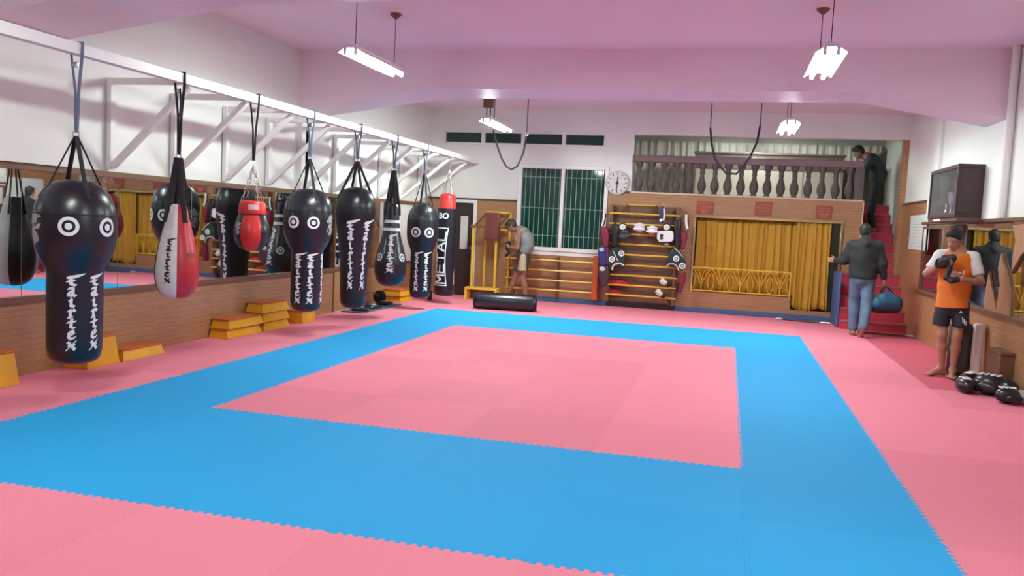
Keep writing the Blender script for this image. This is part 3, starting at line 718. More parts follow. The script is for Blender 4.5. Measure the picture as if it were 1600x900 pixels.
def curtain(name, label, m, loc, *a, **k):
    o = fold_sheet(*a, **k).build(name, m, None, smooth=80, loc=loc, fix=False)
    md = o.modifiers.new('cloth thickness', 'SOLIDIFY'); md.thickness = .006
    return tag(o, label, 'curtain')
curtain('gallery_curtain', 'pale vertically pleated curtain hanging at the back of the gallery', mat('pale_curtain', (.72, .69, .62), .8), (0, 13.05, 2.26), GX0-.3, 2.75, 0, 1.22, .03, .17, 3, nx=240)
gc = thing('gallery_cabinet', 'long low brown wooden cabinet standing on the gallery', 'cabinet', (-.95, 12.2, 2.24))
mbox((0, .02, 0), (2.9, .4, .62)).build('cabinet_body', mat('gallery_pale', (.62, .57, .48), .6, noise=.05), gc)
mbox((0, 0, .62), (2.9, .4, .92)).build('drawer_front', mat('gallery_wood', (.15, .10, .09), .5, noise=.1), gc)
mbox((-.03, -.03, .92), (2.93, .42, .96)).build('cabinet_top', mat('gallery_wood_top', (.2, .14, .13), .4), gc, bevel=.006)
for k in range(4): mbox((.02+.72*k, .005, .05), (.70+.72*k, .02, .60)).build('cabinet_door', MATS['gallery_pale'], gc, bevel=.008)
ps = thing('parapet', 'sloping dark wooden parapet beside the top of the stairs', 'parapet', (2.0, 13.0, 2.24))
MB().prism([(0, 0), (.85, 0), (.85, 1.14), (.30, .72), (0, .72)], lambda u, v: (u, .05, v), lambda u, v: (u, 0, v)).build('parapet_board', mat('parapet_wood', (.13, .09, .07), .5, noise=.1), ps)
MB().beam((.30, .02, .735), (.85, .02, 1.155), .08, .04).build('handrail', MATS['gallery_wood_top'], ps)

# ------------------------------------------------------------------ curtained doorway in the dado
fr_ = thing('doorway_frame', 'polished brass-coloured frame around the curtained doorway', 'frame', (OX0, YB, OZ0))
mbox((0, -.03, OZ1-OZ0-.05), (OX1-OX0, .05, OZ1-OZ0)).build('head_rail', brass, fr_, bevel=.006)
mbox((OX1-OX0-.06, -.03, -.22), (OX1-OX0-.015, .05, OZ1-OZ0-.05)).build('jamb', brass, fr_, bevel=.006)
mbox((0, -.03, 0), (.045, .05, OZ1-OZ0-.05)).build('jamb', brass, fr_, bevel=.006)
mbox((OX1-OX0-.26, .1, -.22), (OX1-OX0-.06, .108, OZ1-OZ0-.05)).build('side_glass', mat('dark_greenish_glass', (.05, .05, .03), .08), fr_)
curtain('curtain', 'wide mustard yellow curtain hanging behind the yellow railing', curtain_m, (0, YB+.13, 0), OX0+.05, 1.12, OZ0+.015, OZ1-.05, .022, .15, 5, nx=220)
curtain('curtain', 'mustard yellow curtain drape bunched at the stair end of the doorway', curtain_m, (0, YB+.02, 0), 1.04, 1.66, .20, OZ1-.05, .020, .13, 9, nx=120, hem=lambda u: -.03+.16*max(0, .45-u)**1.0 - .05*math.sin(u*6))
ry = thing('railing', 'low yellow railing with fan-shaped scrolls before the mustard curtain', 'railing', (OX0+.03, YB-.02, OZ0))
z_top, z_bot = onY(1150, 421, YB-.02).z-OZ0, onY(1150, 457, YB-.02).z-OZ0
LR = 1.80
for z in (z_top, z_bot): MB().beam((0, 0, z), (LR, 0, z), .022, .022).build('rail', yellow_steel, ry)
for x in (.0, LR): MB().beam((x, 0, z_bot-.05), (x, 0, z_top), .022, .022).build('post', yellow_steel, ry)
for k in range(5):
    cx = LR*(k+.5)/5; h_ = z_top-z_bot
    MB().tube([(cx, 0, z_bot), (cx, 0, z_bot+h_*.5)], .009, 6).build('stem', yellow_steel, ry)
    for s in (-1, 1):
        MB().tube([(cx+s*(.02+.15*t**1.4), 0, z_bot+h_*(.30+.68*t)) for t in [i/8 for i in range(9)]], .008, 6).build('scroll', yellow_steel, ry, smooth=60)
        MB().tube([(cx+s*(.17-.05*math.sin(t*3.14)), 0, z_bot+h_*(.02+.75*t)) for t in [i/8 for i in range(9)]], .008, 6).build('scroll', yellow_steel, ry, smooth=60)
        MB().tube([(cx+s*(.008+.06*t**1.5), 0, z_bot+h_*(.45+.53*t)) for t in [i/8 for i in range(9)]], .007, 6).build('scroll', yellow_steel, ry, smooth=60)
def pole(a, b, label, dz=.02):
    p, q = onZ(*a, 0), onZ(*b, 0); d = q-p; L = d.length
    t = thing('training_pole', label, 'pole', p, math.atan2(d.y, d.x))
    MB().tube([(.12, 0, dz), (L-.16, 0, dz)], .017, 10).build('shaft', dark_trim, t, smooth=40)
    for x0_, x1_ in ((0, .12), (L-.16, L)): MB().tube([(x0_, 0, dz), (x1_, 0, dz)], .02, 10).build('end_sleeve', mat('bright_steel', (.8, .8, .8), .25, metal=.6), t, smooth=40)
pole((1212, 499), (1297, 507), 'dark pole with bright ends lying at the foot of the doorway wall')
pole((1328, 519), (1432, 528), 'dark pole with bright ends lying at the foot of the stairs')

# plaques with flowing script above the doorway
plaque_red = mat('plaque_red', (.30, .055, .025), .5)
plaque_ink = mat('plaque_script', (.72, .36, .22), .5)
def plaque(x0, x1, y0, y1, label, seed):
    a, b = onY(x0, y1, YB), onY(x1, y0, YB); wd, h = b.x-a.x, b.z-a.z
    t = thing('wall_plaque', label, 'plaque', (a.x, YB, a.z), 0, 'red plaques above the doorway')
    mbox((0, -.015, 0), (wd, 0, h)).build('board', plaque_red, t, bevel=.003)
    rnd = random.Random(seed)
    for k, (z, f) in enumerate(((.80, .7), (.58, .85), (.36, .6), (.16, .35))):
        n = 16; x_ = wd*(1-f)/2; w_ = wd*f; q = [rnd.uniform(0, 6) for _ in range(3)]
        MB().tube([(x_+w_*i/n, -.019, h*(z+.045*math.sin(i*1.7+q[0])+.03*math.sin(i*2.9+q[1]))) for i in range(n+1)], .006, 5, flat=.6).build('script_line', plaque_ink, t)
plaque(1088, 1115, 315, 334, 'red plaque with pale script lines, on the side nearest the wall bars', 1)
plaque(1179, 1207, 316, 337, 'red plaque with pale script lines above the middle of the doorway', 2)
plaque(1274, 1301, 322, 342, 'red plaque with pale script lines, on the side nearest the stairs', 3)
# round wall clock
p = onY(965, 286, YB)
ck = thing('wall_clock', 'round white wall clock beside the barred window', 'clock', (p.x, YB, p.z))
def facing(poly_r, y0, y1, name, m, par, cx=0, cz=0, rx=1, rz_=1, n=32, sm=40):
    return MB().prism(disc_pts(cx, cz, poly_r*rx, poly_r*rz_, n), lambda u, v: (u, y1, v), lambda u, v: (u, y0, v)).build(name, m, par, smooth=sm)
facing(.23, -.05, 0, 'clock_case', mat('clock_rim', (.42, .40, .38), .3, metal=.4), ck)
facing(.205, -.056, -.05, 'clock_face', mat('clock_face', (.62, .61, .58), .4), ck)
for k in range(12):
    a = R(30*k); MB().box((-.008, -.06, .155), (.008, -.057, .19), M=Matrix.Rotation(a, 4, 'Y')).build('hour_mark', black_print, ck)
MB().box((-.011, -.062, -.03), (.011, -.059, .12), M=Matrix.Rotation(R(4), 4, 'Y')).build('hour_hand', black_print, ck)
MB().box((-.008, -.065, -.03), (.008, -.062, .16), M=Matrix.Rotation(R(182), 4, 'Y')).build('minute_hand', black_print, ck)
facing(.03, -.066, -.062, 'hub', black_print, ck)

# ------------------------------------------------------------------ striking frame with brown pad
YD = 10.25
def wp(x, y, Y=YD): return onY(x, y, Y)
df = thing('striking_frame', 'yellow steel frame with a brown vinyl striking pad by the door', 'frame', (-4.8, YD, 0))
def lc(v, o=Vector((-4.8, YD, 0))): return v-o
xl, xr = -5.08, -4.60
for x in (xl, xr):
    MB().beam(lc(Vector((x, YD, 0))), lc(Vector((x, YD, 1.42))), .045, .045).build('front_post', yellow_steel, df)
for x in (-4.93, -4.43):
    MB().beam(lc(Vector((x, YD+.36, 0))), lc(Vector((x, YD+.36, 1.74))), .04, .04).build('rear_post', yellow_steel, df)
MB().beam(lc(Vector((-4.93, YD+.36, 1.73))), lc(Vector((-4.43, YD+.36, 1.73))), .04, .04).build('top_bar', yellow_steel, df)
MB().beam(lc(Vector((-5.14, YD, 1.43))), lc(Vector((-4.40, YD, 1.43))), .07, .05).build('cross_bar', mat('orange_brown', (.22, .08, .02), .5), df)
MB().beam(lc(Vector((-4.93, YD+.30, 1.40))), lc(Vector((-4.43, YD+.30, 1.40))), .05, .05).build('rear_bar', yellow_steel, df)
mbox((-.02, -.11, 1.18), (.27, -.02, 1.72)).build('striking_pad', brown_vinyl, df, bevel=.02)
for x in (xl, xr): MB().beam(lc(Vector((x, YD, 1.42))), lc(Vector((x+.15, YD+.36, 1.72))), .03, .03).build('strut', brown_trim, df)
bh = thing('low_bench', 'low yellow bench frame at the foot of the striking frame', 'bench', (-5.12, YD-.32, 0))
mbox((0, 0, .20), (.66, .26, .245)).build('bench_top', yellow_steel, bh, bevel=.008)
for x in (0, .61):
    for y in (0, .21): mbox((x, y, 0), (x+.05, y+.05, .20)).build('leg', yellow_steel, bh)
mbox((.05, .225, .02), (.61, .245, .20)).build('back_panel', brown_board, bh)

# ------------------------------------------------------------------ wall bars
YW = 10.56
wbx0, wbx1 = onY(951, 400, YW).x, onY(1057, 400, YW).x
wb = thing('wall_bars', 'wall bars with yellow rungs on a brown board between window and curtain', 'wall bars', (wbx0, YB, 0))
Wd = wbx1-wbx0
mbox((.02, -.03, .12), (Wd-.02, -.005, 1.98)).build('back_board', brown_board, wb)
mbox((-.02, -.06, .0), (Wd+.02, -.052, .10)).build('plinth', black_vinyl, wb)
for x in (-.02, Wd-.05): mbox((x, -.20, .10), (x+.06, -.005, 1.98)).build('upright', brown_trim, wb, bevel=.006)
rung_px = [(333, 336.7), (349, 353), (365, 369), (381, 385), (397, 401.5), (413, 418), (429, 434.5), (444, 451), (459, 467.5)]
RZ_ = []
for a, b_ in rung_px:
    z = (onY(952, a, YW).z+onY(1056, b_, YW).z)/2; RZ_.append(z)
    MB().tube([(-.03, YW-YB, z), (Wd+.03, YW-YB, z)], .017, 8).build('rung', yellow_steel, wb, smooth=40)
zt = onY(1005, 321, YB-.06).z
MB().tube([(.3, -.06, zt), (.85, -.06, zt)], .014, 8).build('rung', yellow_steel, wb, smooth=40)
for x in (.3, .85): MB().beam((x, -.06, zt), (x-.12, -.19, zt-.2), .03, .03).build('bracket', brown_trim, wb)
# ballet-style long rails under the window
lx0 = onY(790, 430, YW).x; lx1 = onY(932, 430, YW).x
lr = thing('wall_rails', 'four long yellow rails fixed to the dado under the barred window', 'rails', (lx0, YB, 0))
for z in RZ_[5:]: MB().tube([(0, YW-YB, z), (lx1-lx0+.02, YW-YB, z)], .017, 8).build('rail', yellow_steel, lr, smooth=40)
for x in (.12, 1.0): mbox((x, -.19, .10), (x+.05, 0, RZ_[5]+.08)).build('bracket_post', brown_trim, lr)
mbox((lx1-lx0-.08, -.22, .10), (lx1-lx0+.03, 0, RZ_[5]+.14)).build('orange_post', mat('orange_paint', (.50, .09, .015), .5), lr, bevel=.01)

# ------------------------------------------------------------------ gear hung on the wall bars
YG = YW-.03
def slab(name, pts, th, m, label, cat, Y=YG, bevel=.02, group=None):
    """padded shape traced at the plane of the rungs, th deep towards the room"""
    P = [onY(x, y, Y) for x, y in pts]; cx = sum(p.x for p in P)/len(P); cz = min(p.z for p in P)
    t = thing(name, label, cat, (cx, Y, cz), 0, group)
    MB().prism([(p.x-cx, p.z-cz) for p in P], lambda u, v: (u, 0, v), lambda u, v: (u, -th, v)).build('padding', m, t, bevel=bevel)
    t['_o'] = (cx, cz); return t
def on_front(t, px, py, Y, th):
    p = onY(px, py, Y-th); cx, cz = t['_o']; return p.x-cx, p.z-cz
def roundel(t, px, py, ro, th, m=white_print, Y=YG, rx=1.0, core=True):
    u, v = on_front(t, px, py, Y, th); n = 20
    mb = MB(); y = -th-.004
    for a, b_ in ((ro, ro*.6), (ro*.33, .001)) if core else ((ro, .001),):
        o_ = [(u+a*rx*math.cos(2*math.pi*k/n), y, v+a*math.sin(2*math.pi*k/n)) for k in range(n)]; i_ = [(u+b_*rx*math.cos(2*math.pi*k/n), y, v+b_*math.sin(2*math.pi*k/n)) for k in range(n)]
        mb.add(o_+i_, [(k, (k+1) % n, n+(k+1) % n, n+k) for k in range(n)])
    mb.build('roundel', m, t, fix=False)
def stripe(t, pts, r, th, m=white_print, Y=YG, name='piping'):
    q = [on_front(t, x, y, Y, th) for x, y in pts]
    MB().tube([(u, -th-.003, v) for u, v in q], r, 6, flat=.8).build(name, m, t, smooth=60)
dark_green = mat('dark_green_vinyl', (.012, .035, .032), .3, noise=.1, scale=6)
navy = mat('navy_vinyl', (.015, .03, .14), .35)
maroon = mat('maroon_vinyl', (.20, .012, .03), .38, noise=.08)
plum = mat('plum_vinyl', (.05, .018, .028), .4)
g = slab('thai_pad', [(937, 356), (950, 353), (953, 370), (952, 386), (940, 385), (939, 370)], .14, maroon, 'maroon curved kick pad hung beside the window on the wall bars', 'kick pad')
stripe(g, [(938, 357), (940, 371), (941, 384)], .012, .14, black_vinyl)
g = slab('curved_guard', [(944, 331), (948, 335), (946, 346), (944, 354), (939, 353), (941, 342)], .06, black_vinyl, 'white-edged black guard hung above the maroon kick pad', 'guard')
stripe(g, [(943.5, 331), (943.5, 340), (942, 348), (940, 353)], .018, .06, white_vinyl)
g = slab('thai_pad', [(936, 386), (950, 385), (951, 414), (938, 415), (936, 402)], .15, navy, 'navy blue kick pad with white oval on the wall bars', 'kick pad')
roundel(g, 940, 390, .035, .15, rx=1.3)
stripe(g, [(949, 387), (950, 413)], .02, .15, maroon, name='side_panel')
g = slab('thai_pad', [(935, 415), (952, 414), (954, 430), (949, 446), (942, 447), (937, 434)], .16, plum, 'dark plum kick pad with white oval, lowest beside the orange post', 'kick pad')
roundel(g, 941, 420, .04, .16, rx=1.3)
for k, (pts, c1, c2, arch, bars, lab) in enumerate((
    ([(954, 392), (962, 386), (970, 387), (977, 398), (978, 412), (974, 419), (966, 412), (958, 415), (955, 422), (951, 412), (951, 401)], (956, 405), (971, 396), [(956.5, 422), (957.5, 416), (962, 412), (969, 411.5), (975, 415)], [(958.5, 393), (962, 401), (966, 408.5)], 'dark green belly pad with two targets hung beside the navy kick pad'),
    ([(1046, 396), (1052, 388), (1056, 386), (1066, 396), (1071, 408), (1071, 418), (1066, 424), (1060, 416), (1052, 412), (1042, 416), (1044, 406)], (1056.5, 404), (1066, 415.5), [(1041, 416.5), (1045, 412.5), (1052, 412), (1058, 416), (1060.5, 423)], [(1054, 387.5), (1061, 394), (1067, 402)], 'dark green belly pad with two targets hung beside the mustard curtain'))):
    g = slab('belly_pad', pts, .17, dark_green, lab, 'belly pad', group='green belly pads')
    roundel(g, *c1, .058, .17); roundel(g, *c2, .058, .17)
    stripe(g, arch, .016, .17, mat('pink_white_vinyl', (.75, .6, .58), .4)); stripe(g, bars, .011, .17)
# head guards
def headguard(px, py, wd, h, m, m2, label, cage=False):
    p = onY(px, py, YG); t = thing('head_guard', label, 'head guard', (p.x, YG-.10, p.z-h/2), 0, 'head guards on the wall bars')
    MB().ball((0, 0, h*.5), (wd/2, .11, h*.5), 20, 12).build('shell', m, t, smooth=60)
    MB().tube([(wd*.5*math.cos(a), -.055-.05*math.sin(a), h*.30) for a in [math.pi*i/12 for i in range(13)]], .022, 8).build('cheek_pad', m2, t, smooth=60)
    MB().tube([(wd*.46*math.cos(a), -.05-.06*math.sin(a), h*.72) for a in [math.pi*i/12 for i in range(13)]], .018, 8).build('brow_pad', m2, t, smooth=60)
    if cage:
        for a in (-.4, 0, .4): MB().tube([(wd*.4*math.sin(a), -.125, h*.25), (wd*.4*math.sin(a), -.135, h*.5), (wd*.4*math.sin(a), -.10, h*.78)], .006, 6).build('cage_bar', steel, t)
    return t
headguard(977, 368, .21, .21, mat('smoky_grey_vinyl', (.10, .10, .11), .25), black_vinyl, 'smoky grey caged head guard on the wall bars', True)
headguard(1000, 355, .19, .18, white_vinyl, white_print, 'white head guard on the wall bars beside the grey caged one')
headguard(1020, 359, .19, .17, white_vinyl, white_print, 'white head guard on the wall bars beside the white chest protector')
def mitt(px, py, label, r=.075):
    p = onY(px, py, YG); t = thing('focus_mitt', label, 'focus mitt', (p.x, YG, p.z-r), 0, 'focus mitts on the wall bars')
    facing(r, -.07, 0, 'mitt_body', black_vinyl, t, cz=r, rx=1.05); facing(r*.72, -.075, -.07, 'mitt_face', white_vinyl, t, cz=r, rx=1.1); facing(r*.2, -.078, -.075, 'mitt_dot', grey_print, t, cz=r)
mitt(973.5, 354.5, 'black focus mitt with white face above the caged head guard')
mitt(1042, 355, 'black focus mitt with white face above the chest protector')
g = slab('chest_protector', [(1028, 360), (1051, 359), (1054, 363), (1054, 375), (1050, 379), (1029, 379), (1025, 374), (1025, 364)], .12, black_vinyl, 'white chest protector with a small black window, edged in black', 'chest protector')
P = [on_front(g, x, y, YG, .12) for x, y in ((1029, 361), (1050, 360.5), (1052.5, 364), (1052.5, 374.5), (1049, 378), (1030, 378), (1026.5, 373), (1026.5, 365))]
MB().prism(P, lambda u, v: (u, -.115, v), lambda u, v: (u, -.15, v)).build('white_front', white_vinyl, g, bevel=.012)
a, b_ = on_front(g, 1031, 374, YG, .155), on_front(g, 1036, 366, YG, .155)
mbox((a[0], -.156, a[1]), (b_[0], -.15, b_[1])).build('black_window', black_print, g)
p = onY(1042, 381.5, YG); t = thing('mouth_guard', 'small pale guard tucked under the chest protector', 'guard', (p.x, YG-.05, p.z-.03)); MB().ball((0, 0, .03), (.055, .05, .03), 14, 8).build('guard_shell', grey_print, t, smooth=60)
g = slab('shin_guard', [(1070, 334), (1075, 333), (1076, 345), (1077, 358), (1073, 360), (1071, 350)], .07, black_vinyl, 'white-faced shin guard hung at the curtain end of the wall bars', 'shin guard')
stripe(g, [(1072.5, 335), (1072.2, 345), (1073, 353), (1074.5, 358)], .024, .07, white_vinyl)
for pts, lab in (([(1064, 362), (1073, 361), (1074, 372), (1069, 390), (1063, 389), (1065, 375)], 'maroon kick pad hung beside the curtain, above the green belly pad'),
                 ([(1063, 428), (1072, 424), (1071, 440), (1065, 457), (1058, 456), (1060, 442)], 'maroon kick pad hung beside the curtain, below the green belly pad')):
    g = slab('thai_pad', pts, .13, maroon, lab, 'kick pad'); stripe(g, [pts[5], pts[4]], .015, .13, black_vinyl)
g = slab('thai_pad', [(1054, 345), (1064, 343), (1064, 385), (1056, 386), (1053, 365)], .10, black_vinyl, 'black kick pad hung between chest protector and maroon pad', 'kick pad'); stripe(g, [(1057, 348), (1057, 382)], .012, .10, plum)
g = slab('thai_pad', [(956, 352), (963, 347), (967, 358), (966, 385), (957, 386)], .10, black_vinyl, 'black kick pad hung between maroon pad and caged head guard', 'kick pad'); stripe(g, [(961, 352), (961, 383)], .012, .10, plum)
for pts, lab in (([(950, 438), (958, 435), (972, 436), (983, 440), (986, 445), (985, 448), (950, 446)], 'dark red oval shield tucked behind the upper of two low rungs'),
                 ([(944, 452), (952, 450), (964, 452), (973, 456), (974, 460), (944, 459)], 'bright red oval shield tucked behind the lowest rung')):
    g = slab('strike_shield', pts, .08, red_vinyl, lab, 'shield', Y=YB-.06); stripe(g, [pts[0], pts[2], pts[4]], .008, .08, black_vinyl, Y=YB-.06)
def glove(px, py, a, label):
    p = onY(px, py, YG-.06); t = thing('boxing_glove', label, 'glove', p, 0, 'white gloves on the wall bars')
    Mx = Matrix.Rotation(a, 4, 'Y')
    def bl(n, c, r, m):
        mb = MB().ball(c, r, 16, 10); mb.v = [tuple(Mx @ Vector(v)) for v in mb.v]; mb.build(n, m, t, smooth=60)
    bl('glove_fist', (0, 0, 0), (.085, .06, .055), white_vinyl); bl('glove_thumb', (-.03, -.03, .045), (.05, .03, .022), white_vinyl); bl('glove_cuff', (.09, 0, 0), (.05, .05, .05), black_vinyl)
    mb = MB().box((-.05, -.062, -.006), (.05, -.055, .006)); mb.v = [tuple(Mx @ Vector(v)) for v in mb.v]; mb.build('glove_mark', grey_print, t)
glove(1037, 441, .35, 'white boxing glove with black cuff hung on the third rung from the floor')
glove(1030, 458, .55, 'white boxing glove with black cuff hung on the lowest rung')
g = slab('shoulder_bag', [(1033, 322), (1038, 324), (1039, 338), (1037, 348), (1031, 349), (1030, 340), (1032, 330)], .08, navy, 'navy and white pouch hanging from the top rung of the wall bars', 'pouch')
stripe(g, [(1037.5, 326), (1038, 336), (1037, 344)], .016, .08, white_vinyl); roundel(g, 1033, 344, .03, .08, core=False)
stripe(g, [(1035, 322), (1036, 318), (1040, 324)], .01, .03, mat('peach_cord', (.7, .4, .3), .6), name='cord')

# ------------------------------------------------------------------ trophy cabinet, notice board, shields by the right wall
cab = thing('trophy_cabinet', 'dark wooden glass-fronted trophy cabinet on the right-hand wall', 'cabinet', (2.5, 5.75, 1.88))
cw_, cl_, ch_ = XR-.0-2.5, 1.45, .66
cabm = mat('cabinet_wood', (.055, .03, .028), .4, noise=.15, scale=6)
for a, b_, n in (((0, 0, 0), (cw_, cl_, .05), 'bottom_board'), ((0, 0, ch_-.05), (cw_, cl_, ch_), 'top_board'), ((.02, 0, .05), (cw_, .03, ch_-.05), 'end_board'), ((.02, cl_-.03, .05), (cw_, cl_, ch_-.05), 'end_board'), ((cw_-.02, .03, .05), (cw_, cl_-.03, ch_-.05), 'back_board')):
    mbox(a, b_).build(n, cabm, cab, bevel=.004)
mbox((.015, .03, .05), (.019, cl_-.03, ch_-.05)).build('glass_front', glass('cabinet_glass_haze', (.35, .36, .36), .16), cab)  # grey tint paints a hazy reflection into the glass
mbox((.0, 0, .05), (.02, .05, ch_-.05)).build('door_stile', cabm, cab); mbox((.0, cl_-.05, .05), (.02, cl_, ch_-.05)).build('door_stile', cabm, cab)
shelf = mbox((2.52, 5.72, 1.835), (XR-.062, 7.25, 1.88)).build('cabinet_shelf', mat('shelf_paint', (.12, .09, .08), .35), None, bevel=.004)
tag(shelf, 'narrow dark shelf board carrying the trophy cabinet', 'shelf')
lbl = thing('paper_label', 'small white paper label on the edge of the cabinet shelf', 'label', (2.52, 6.55, 1.845)); mbox((-.004, 0, 0), (0, .35, .03)).build('paper', white_print, lbl)
silver = mat('trophy_silver', (.75, .75, .78), .2, metal=1.0, noise=.03)
for k, (y, s, kind) in enumerate(((.22, 1.0, 'cup'), (.45, .8, 'cup'), (.70, 1.05, 'plate'), (.95, .75, 'cup'), (1.2, .9, 'plate'))):
    t = thing('trophy', ['silver two-handled cup nearest the column end of the cabinet', 'smaller silver cup beside the large two-handled one', 'silver plate trophy mid-way along the cabinet', 'smallest silver cup between two plate trophies', 'silver plate trophy nearest the stairs end of the cabinet'][k], 'trophy', (2.5+.17, 5.75+y, 1.931), 0, 'trophies in the cabinet')
    MB().lathe([(0, .05*s), (.03*s, .05*s), (.035*s, .035*s)], 16).build('base', cabm, t, smooth=40)
    if kind == 'cup':
        MB().lathe([(.035*s, .03*s), (.06*s, .012*s), (.16*s, .012*s), (.2*s, .03*s), (.27*s, .06*s), (.36*s, .072*s), (.41*s, .08*s)], 18).build('cup', silver, t, smooth=50)
        for e in (-1, 1): MB().tube([(0, e*(.065+.05*math.sin(a))*s, (.24+.14*a/math.pi)*s) for a in [math.pi*i/8 for i in range(9)]], .007, 6).build('handle', silver, t, smooth=60)
    else:
        MB().lathe([(.035*s, .03*s), (.06*s, .012*s), (.18*s, .012*s)], 14).build('stem', silver, t, smooth=50)
        mb = MB().lathe([(-.006, .10*s), (.006, .10*s)], 24); mb.v = [(z, x, y_+.29*s) for x, y_, z in mb.v]; mb.build('plate', silver, t, smooth=50)
na, nb = onX(1447, 392, XR-.02), onX(1426, 337, XR-.02)
nbd = thing('notice_board', 'white notice board with faint lines on the tiled wall beside the framed mirror', 'notice board', (XR-.021, na.y+.05, na.z))
nw, nh = nb.y-na.y, nb.z-na.z
mbox((-.015, 0, 0), (0, nw, nh)).build('board', mat('notice_white', (.66, .70, .68), .5), nbd, bevel=.003)
for k in range(9):
    mbox((-.018, nw*.1, nh*(.1+.09*k)), (-.015, nw*(.9-.12*((k*7) % 3)), nh*(.1+.09*k)+.008)).build('text_line', mat('notice_ink', (.42, .47, .47), .6), nbd)
p = onZ(1517, 585, 0)
ks = thing('kick_shield', 'white and black kick shield standing against the right-hand dado', 'kick shield', (2.60, 5.13, 0), R(-14))
M_ = Matrix.Rotation(R(-6), 4, 'X')
MB().box((-.19, 0, .005), (.06, .14, .63), M=M_).build('shield_body', mat('brown_black_vinyl', (.03, .02, .02), .4), ks, bevel=.04)
MB().box((.06, -.015, .0), (.18, .15, .64), M=M_).build('white_facing', white_vinyl, ks, bevel=.035)
for k in range(3): MB().box((-.10, -.004, .18+.12*k), (-.07, .0, .26+.12*k), M=M_).build('side_mark', grey_print, ks)
wbx = thing('low_chest', 'dark brown wooden box standing against the right-hand dado', 'box', (2.69, 4.16, 0))
mbox((0, 0, 0), (.14, .46, .40)).build('chest_body', brown_board, wbx, bevel=.006); mbox((-.01, -.01, .40), (.14, .47, .43)).build('lid', brown_trim, wbx, bevel=.004)
mbox((-.012, .18, .34), (0, .24, .39)).build('latch', steel, wbx)
def floor_glove(px, py, rz, label, m1, m2, s=1.0):
    t = thing('boxing_glove', label, 'glove', (px, py, 0), rz, 'gloves on the floor by the right-hand wall')
    def el(n, c, r, m): MB().ball(tuple(q*s for q in c), tuple(q*s for q in r), 18, 12).build(n, m, t, smooth=60)
    el('glove_fist', (0, 0, .085), (.13, .10, .085), m1); el('glove_thumb', (.02, -.10, .07), (.085, .04, .045), m1); el('glove_cuff', (.14, 0, .075), (.085, .075, .075), m2)
    for k in range(4): MB().box(((-.08+.045*k)*s, -.03*s, .158*s), ((-.055+.045*k)*s, .05*s, .172*s)).build('finger_stripe', white_print, t, bevel=.004)
floor_glove(2.46, 4.34, -2.2, 'black and white striped boxing glove on the floor beside the dark box', black_vinyl, black_vinyl, 1.0)
floor_glove(2.56, 3.98, -.6, 'black boxing glove propped upright behind the striped one', black_vinyl, black_vinyl, 1.25)
floor_glove(2.33, 3.93, 1.6, 'plain black boxing glove lying before the striped one', black_vinyl, plum, .95)
floor_glove(2.60, 3.52, .2, 'grey-cuffed black boxing glove lying farthest along the right-hand wall', black_vinyl, grey_print, .95)

# ------------------------------------------------------------------ training straps hung from the ceiling
def strap_loop(pts, Y, label, links=()):
    q = [onY(x, y, Y) for x, y in pts]; top = Vector((q[0].x, Y, ZC)); o0 = Vector((q[0].x, Y, q[0].z)); P = [v-o0 for v in q]
    t = thing('training_strap', label, 'strap', o0)
    MB().tube(P, .018, 8, flat=.35).build('webbing', black_cloth, t, smooth=60)
    for k, i in enumerate((0, -1)):
        e = q[i]; MB().tube([e-o0, Vector((e.x, Y, ZC))-o0], .009, 6).build('cord', mat('dark_cord', (.10, .05, .06), .7), t)
        MB().tube([e-o0+Vector((.02*math.cos(a), 0, .03*math.sin(a))) for a in [2*math.pi*j/12 for j in range(12)]], .006, 6, closed=True).build('carabiner', steel, t, smooth=60)
strap_loop([(771, 205), (777, 228), (784, 248), (791, 260), (799, 265), (808, 260), (814, 248), (818, 238), (823, 210)], 9.0, 'black training strap looping below the clerestory panes')
strap_loop([(1110, 200), (1112, 225), (1117, 248), (1125, 260), (1134, 270), (1150, 272), (1160, 262), (1172, 245), (1183, 222), (1188, 195)], 9.5, 'black training strap hanging before the gallery balustrade')

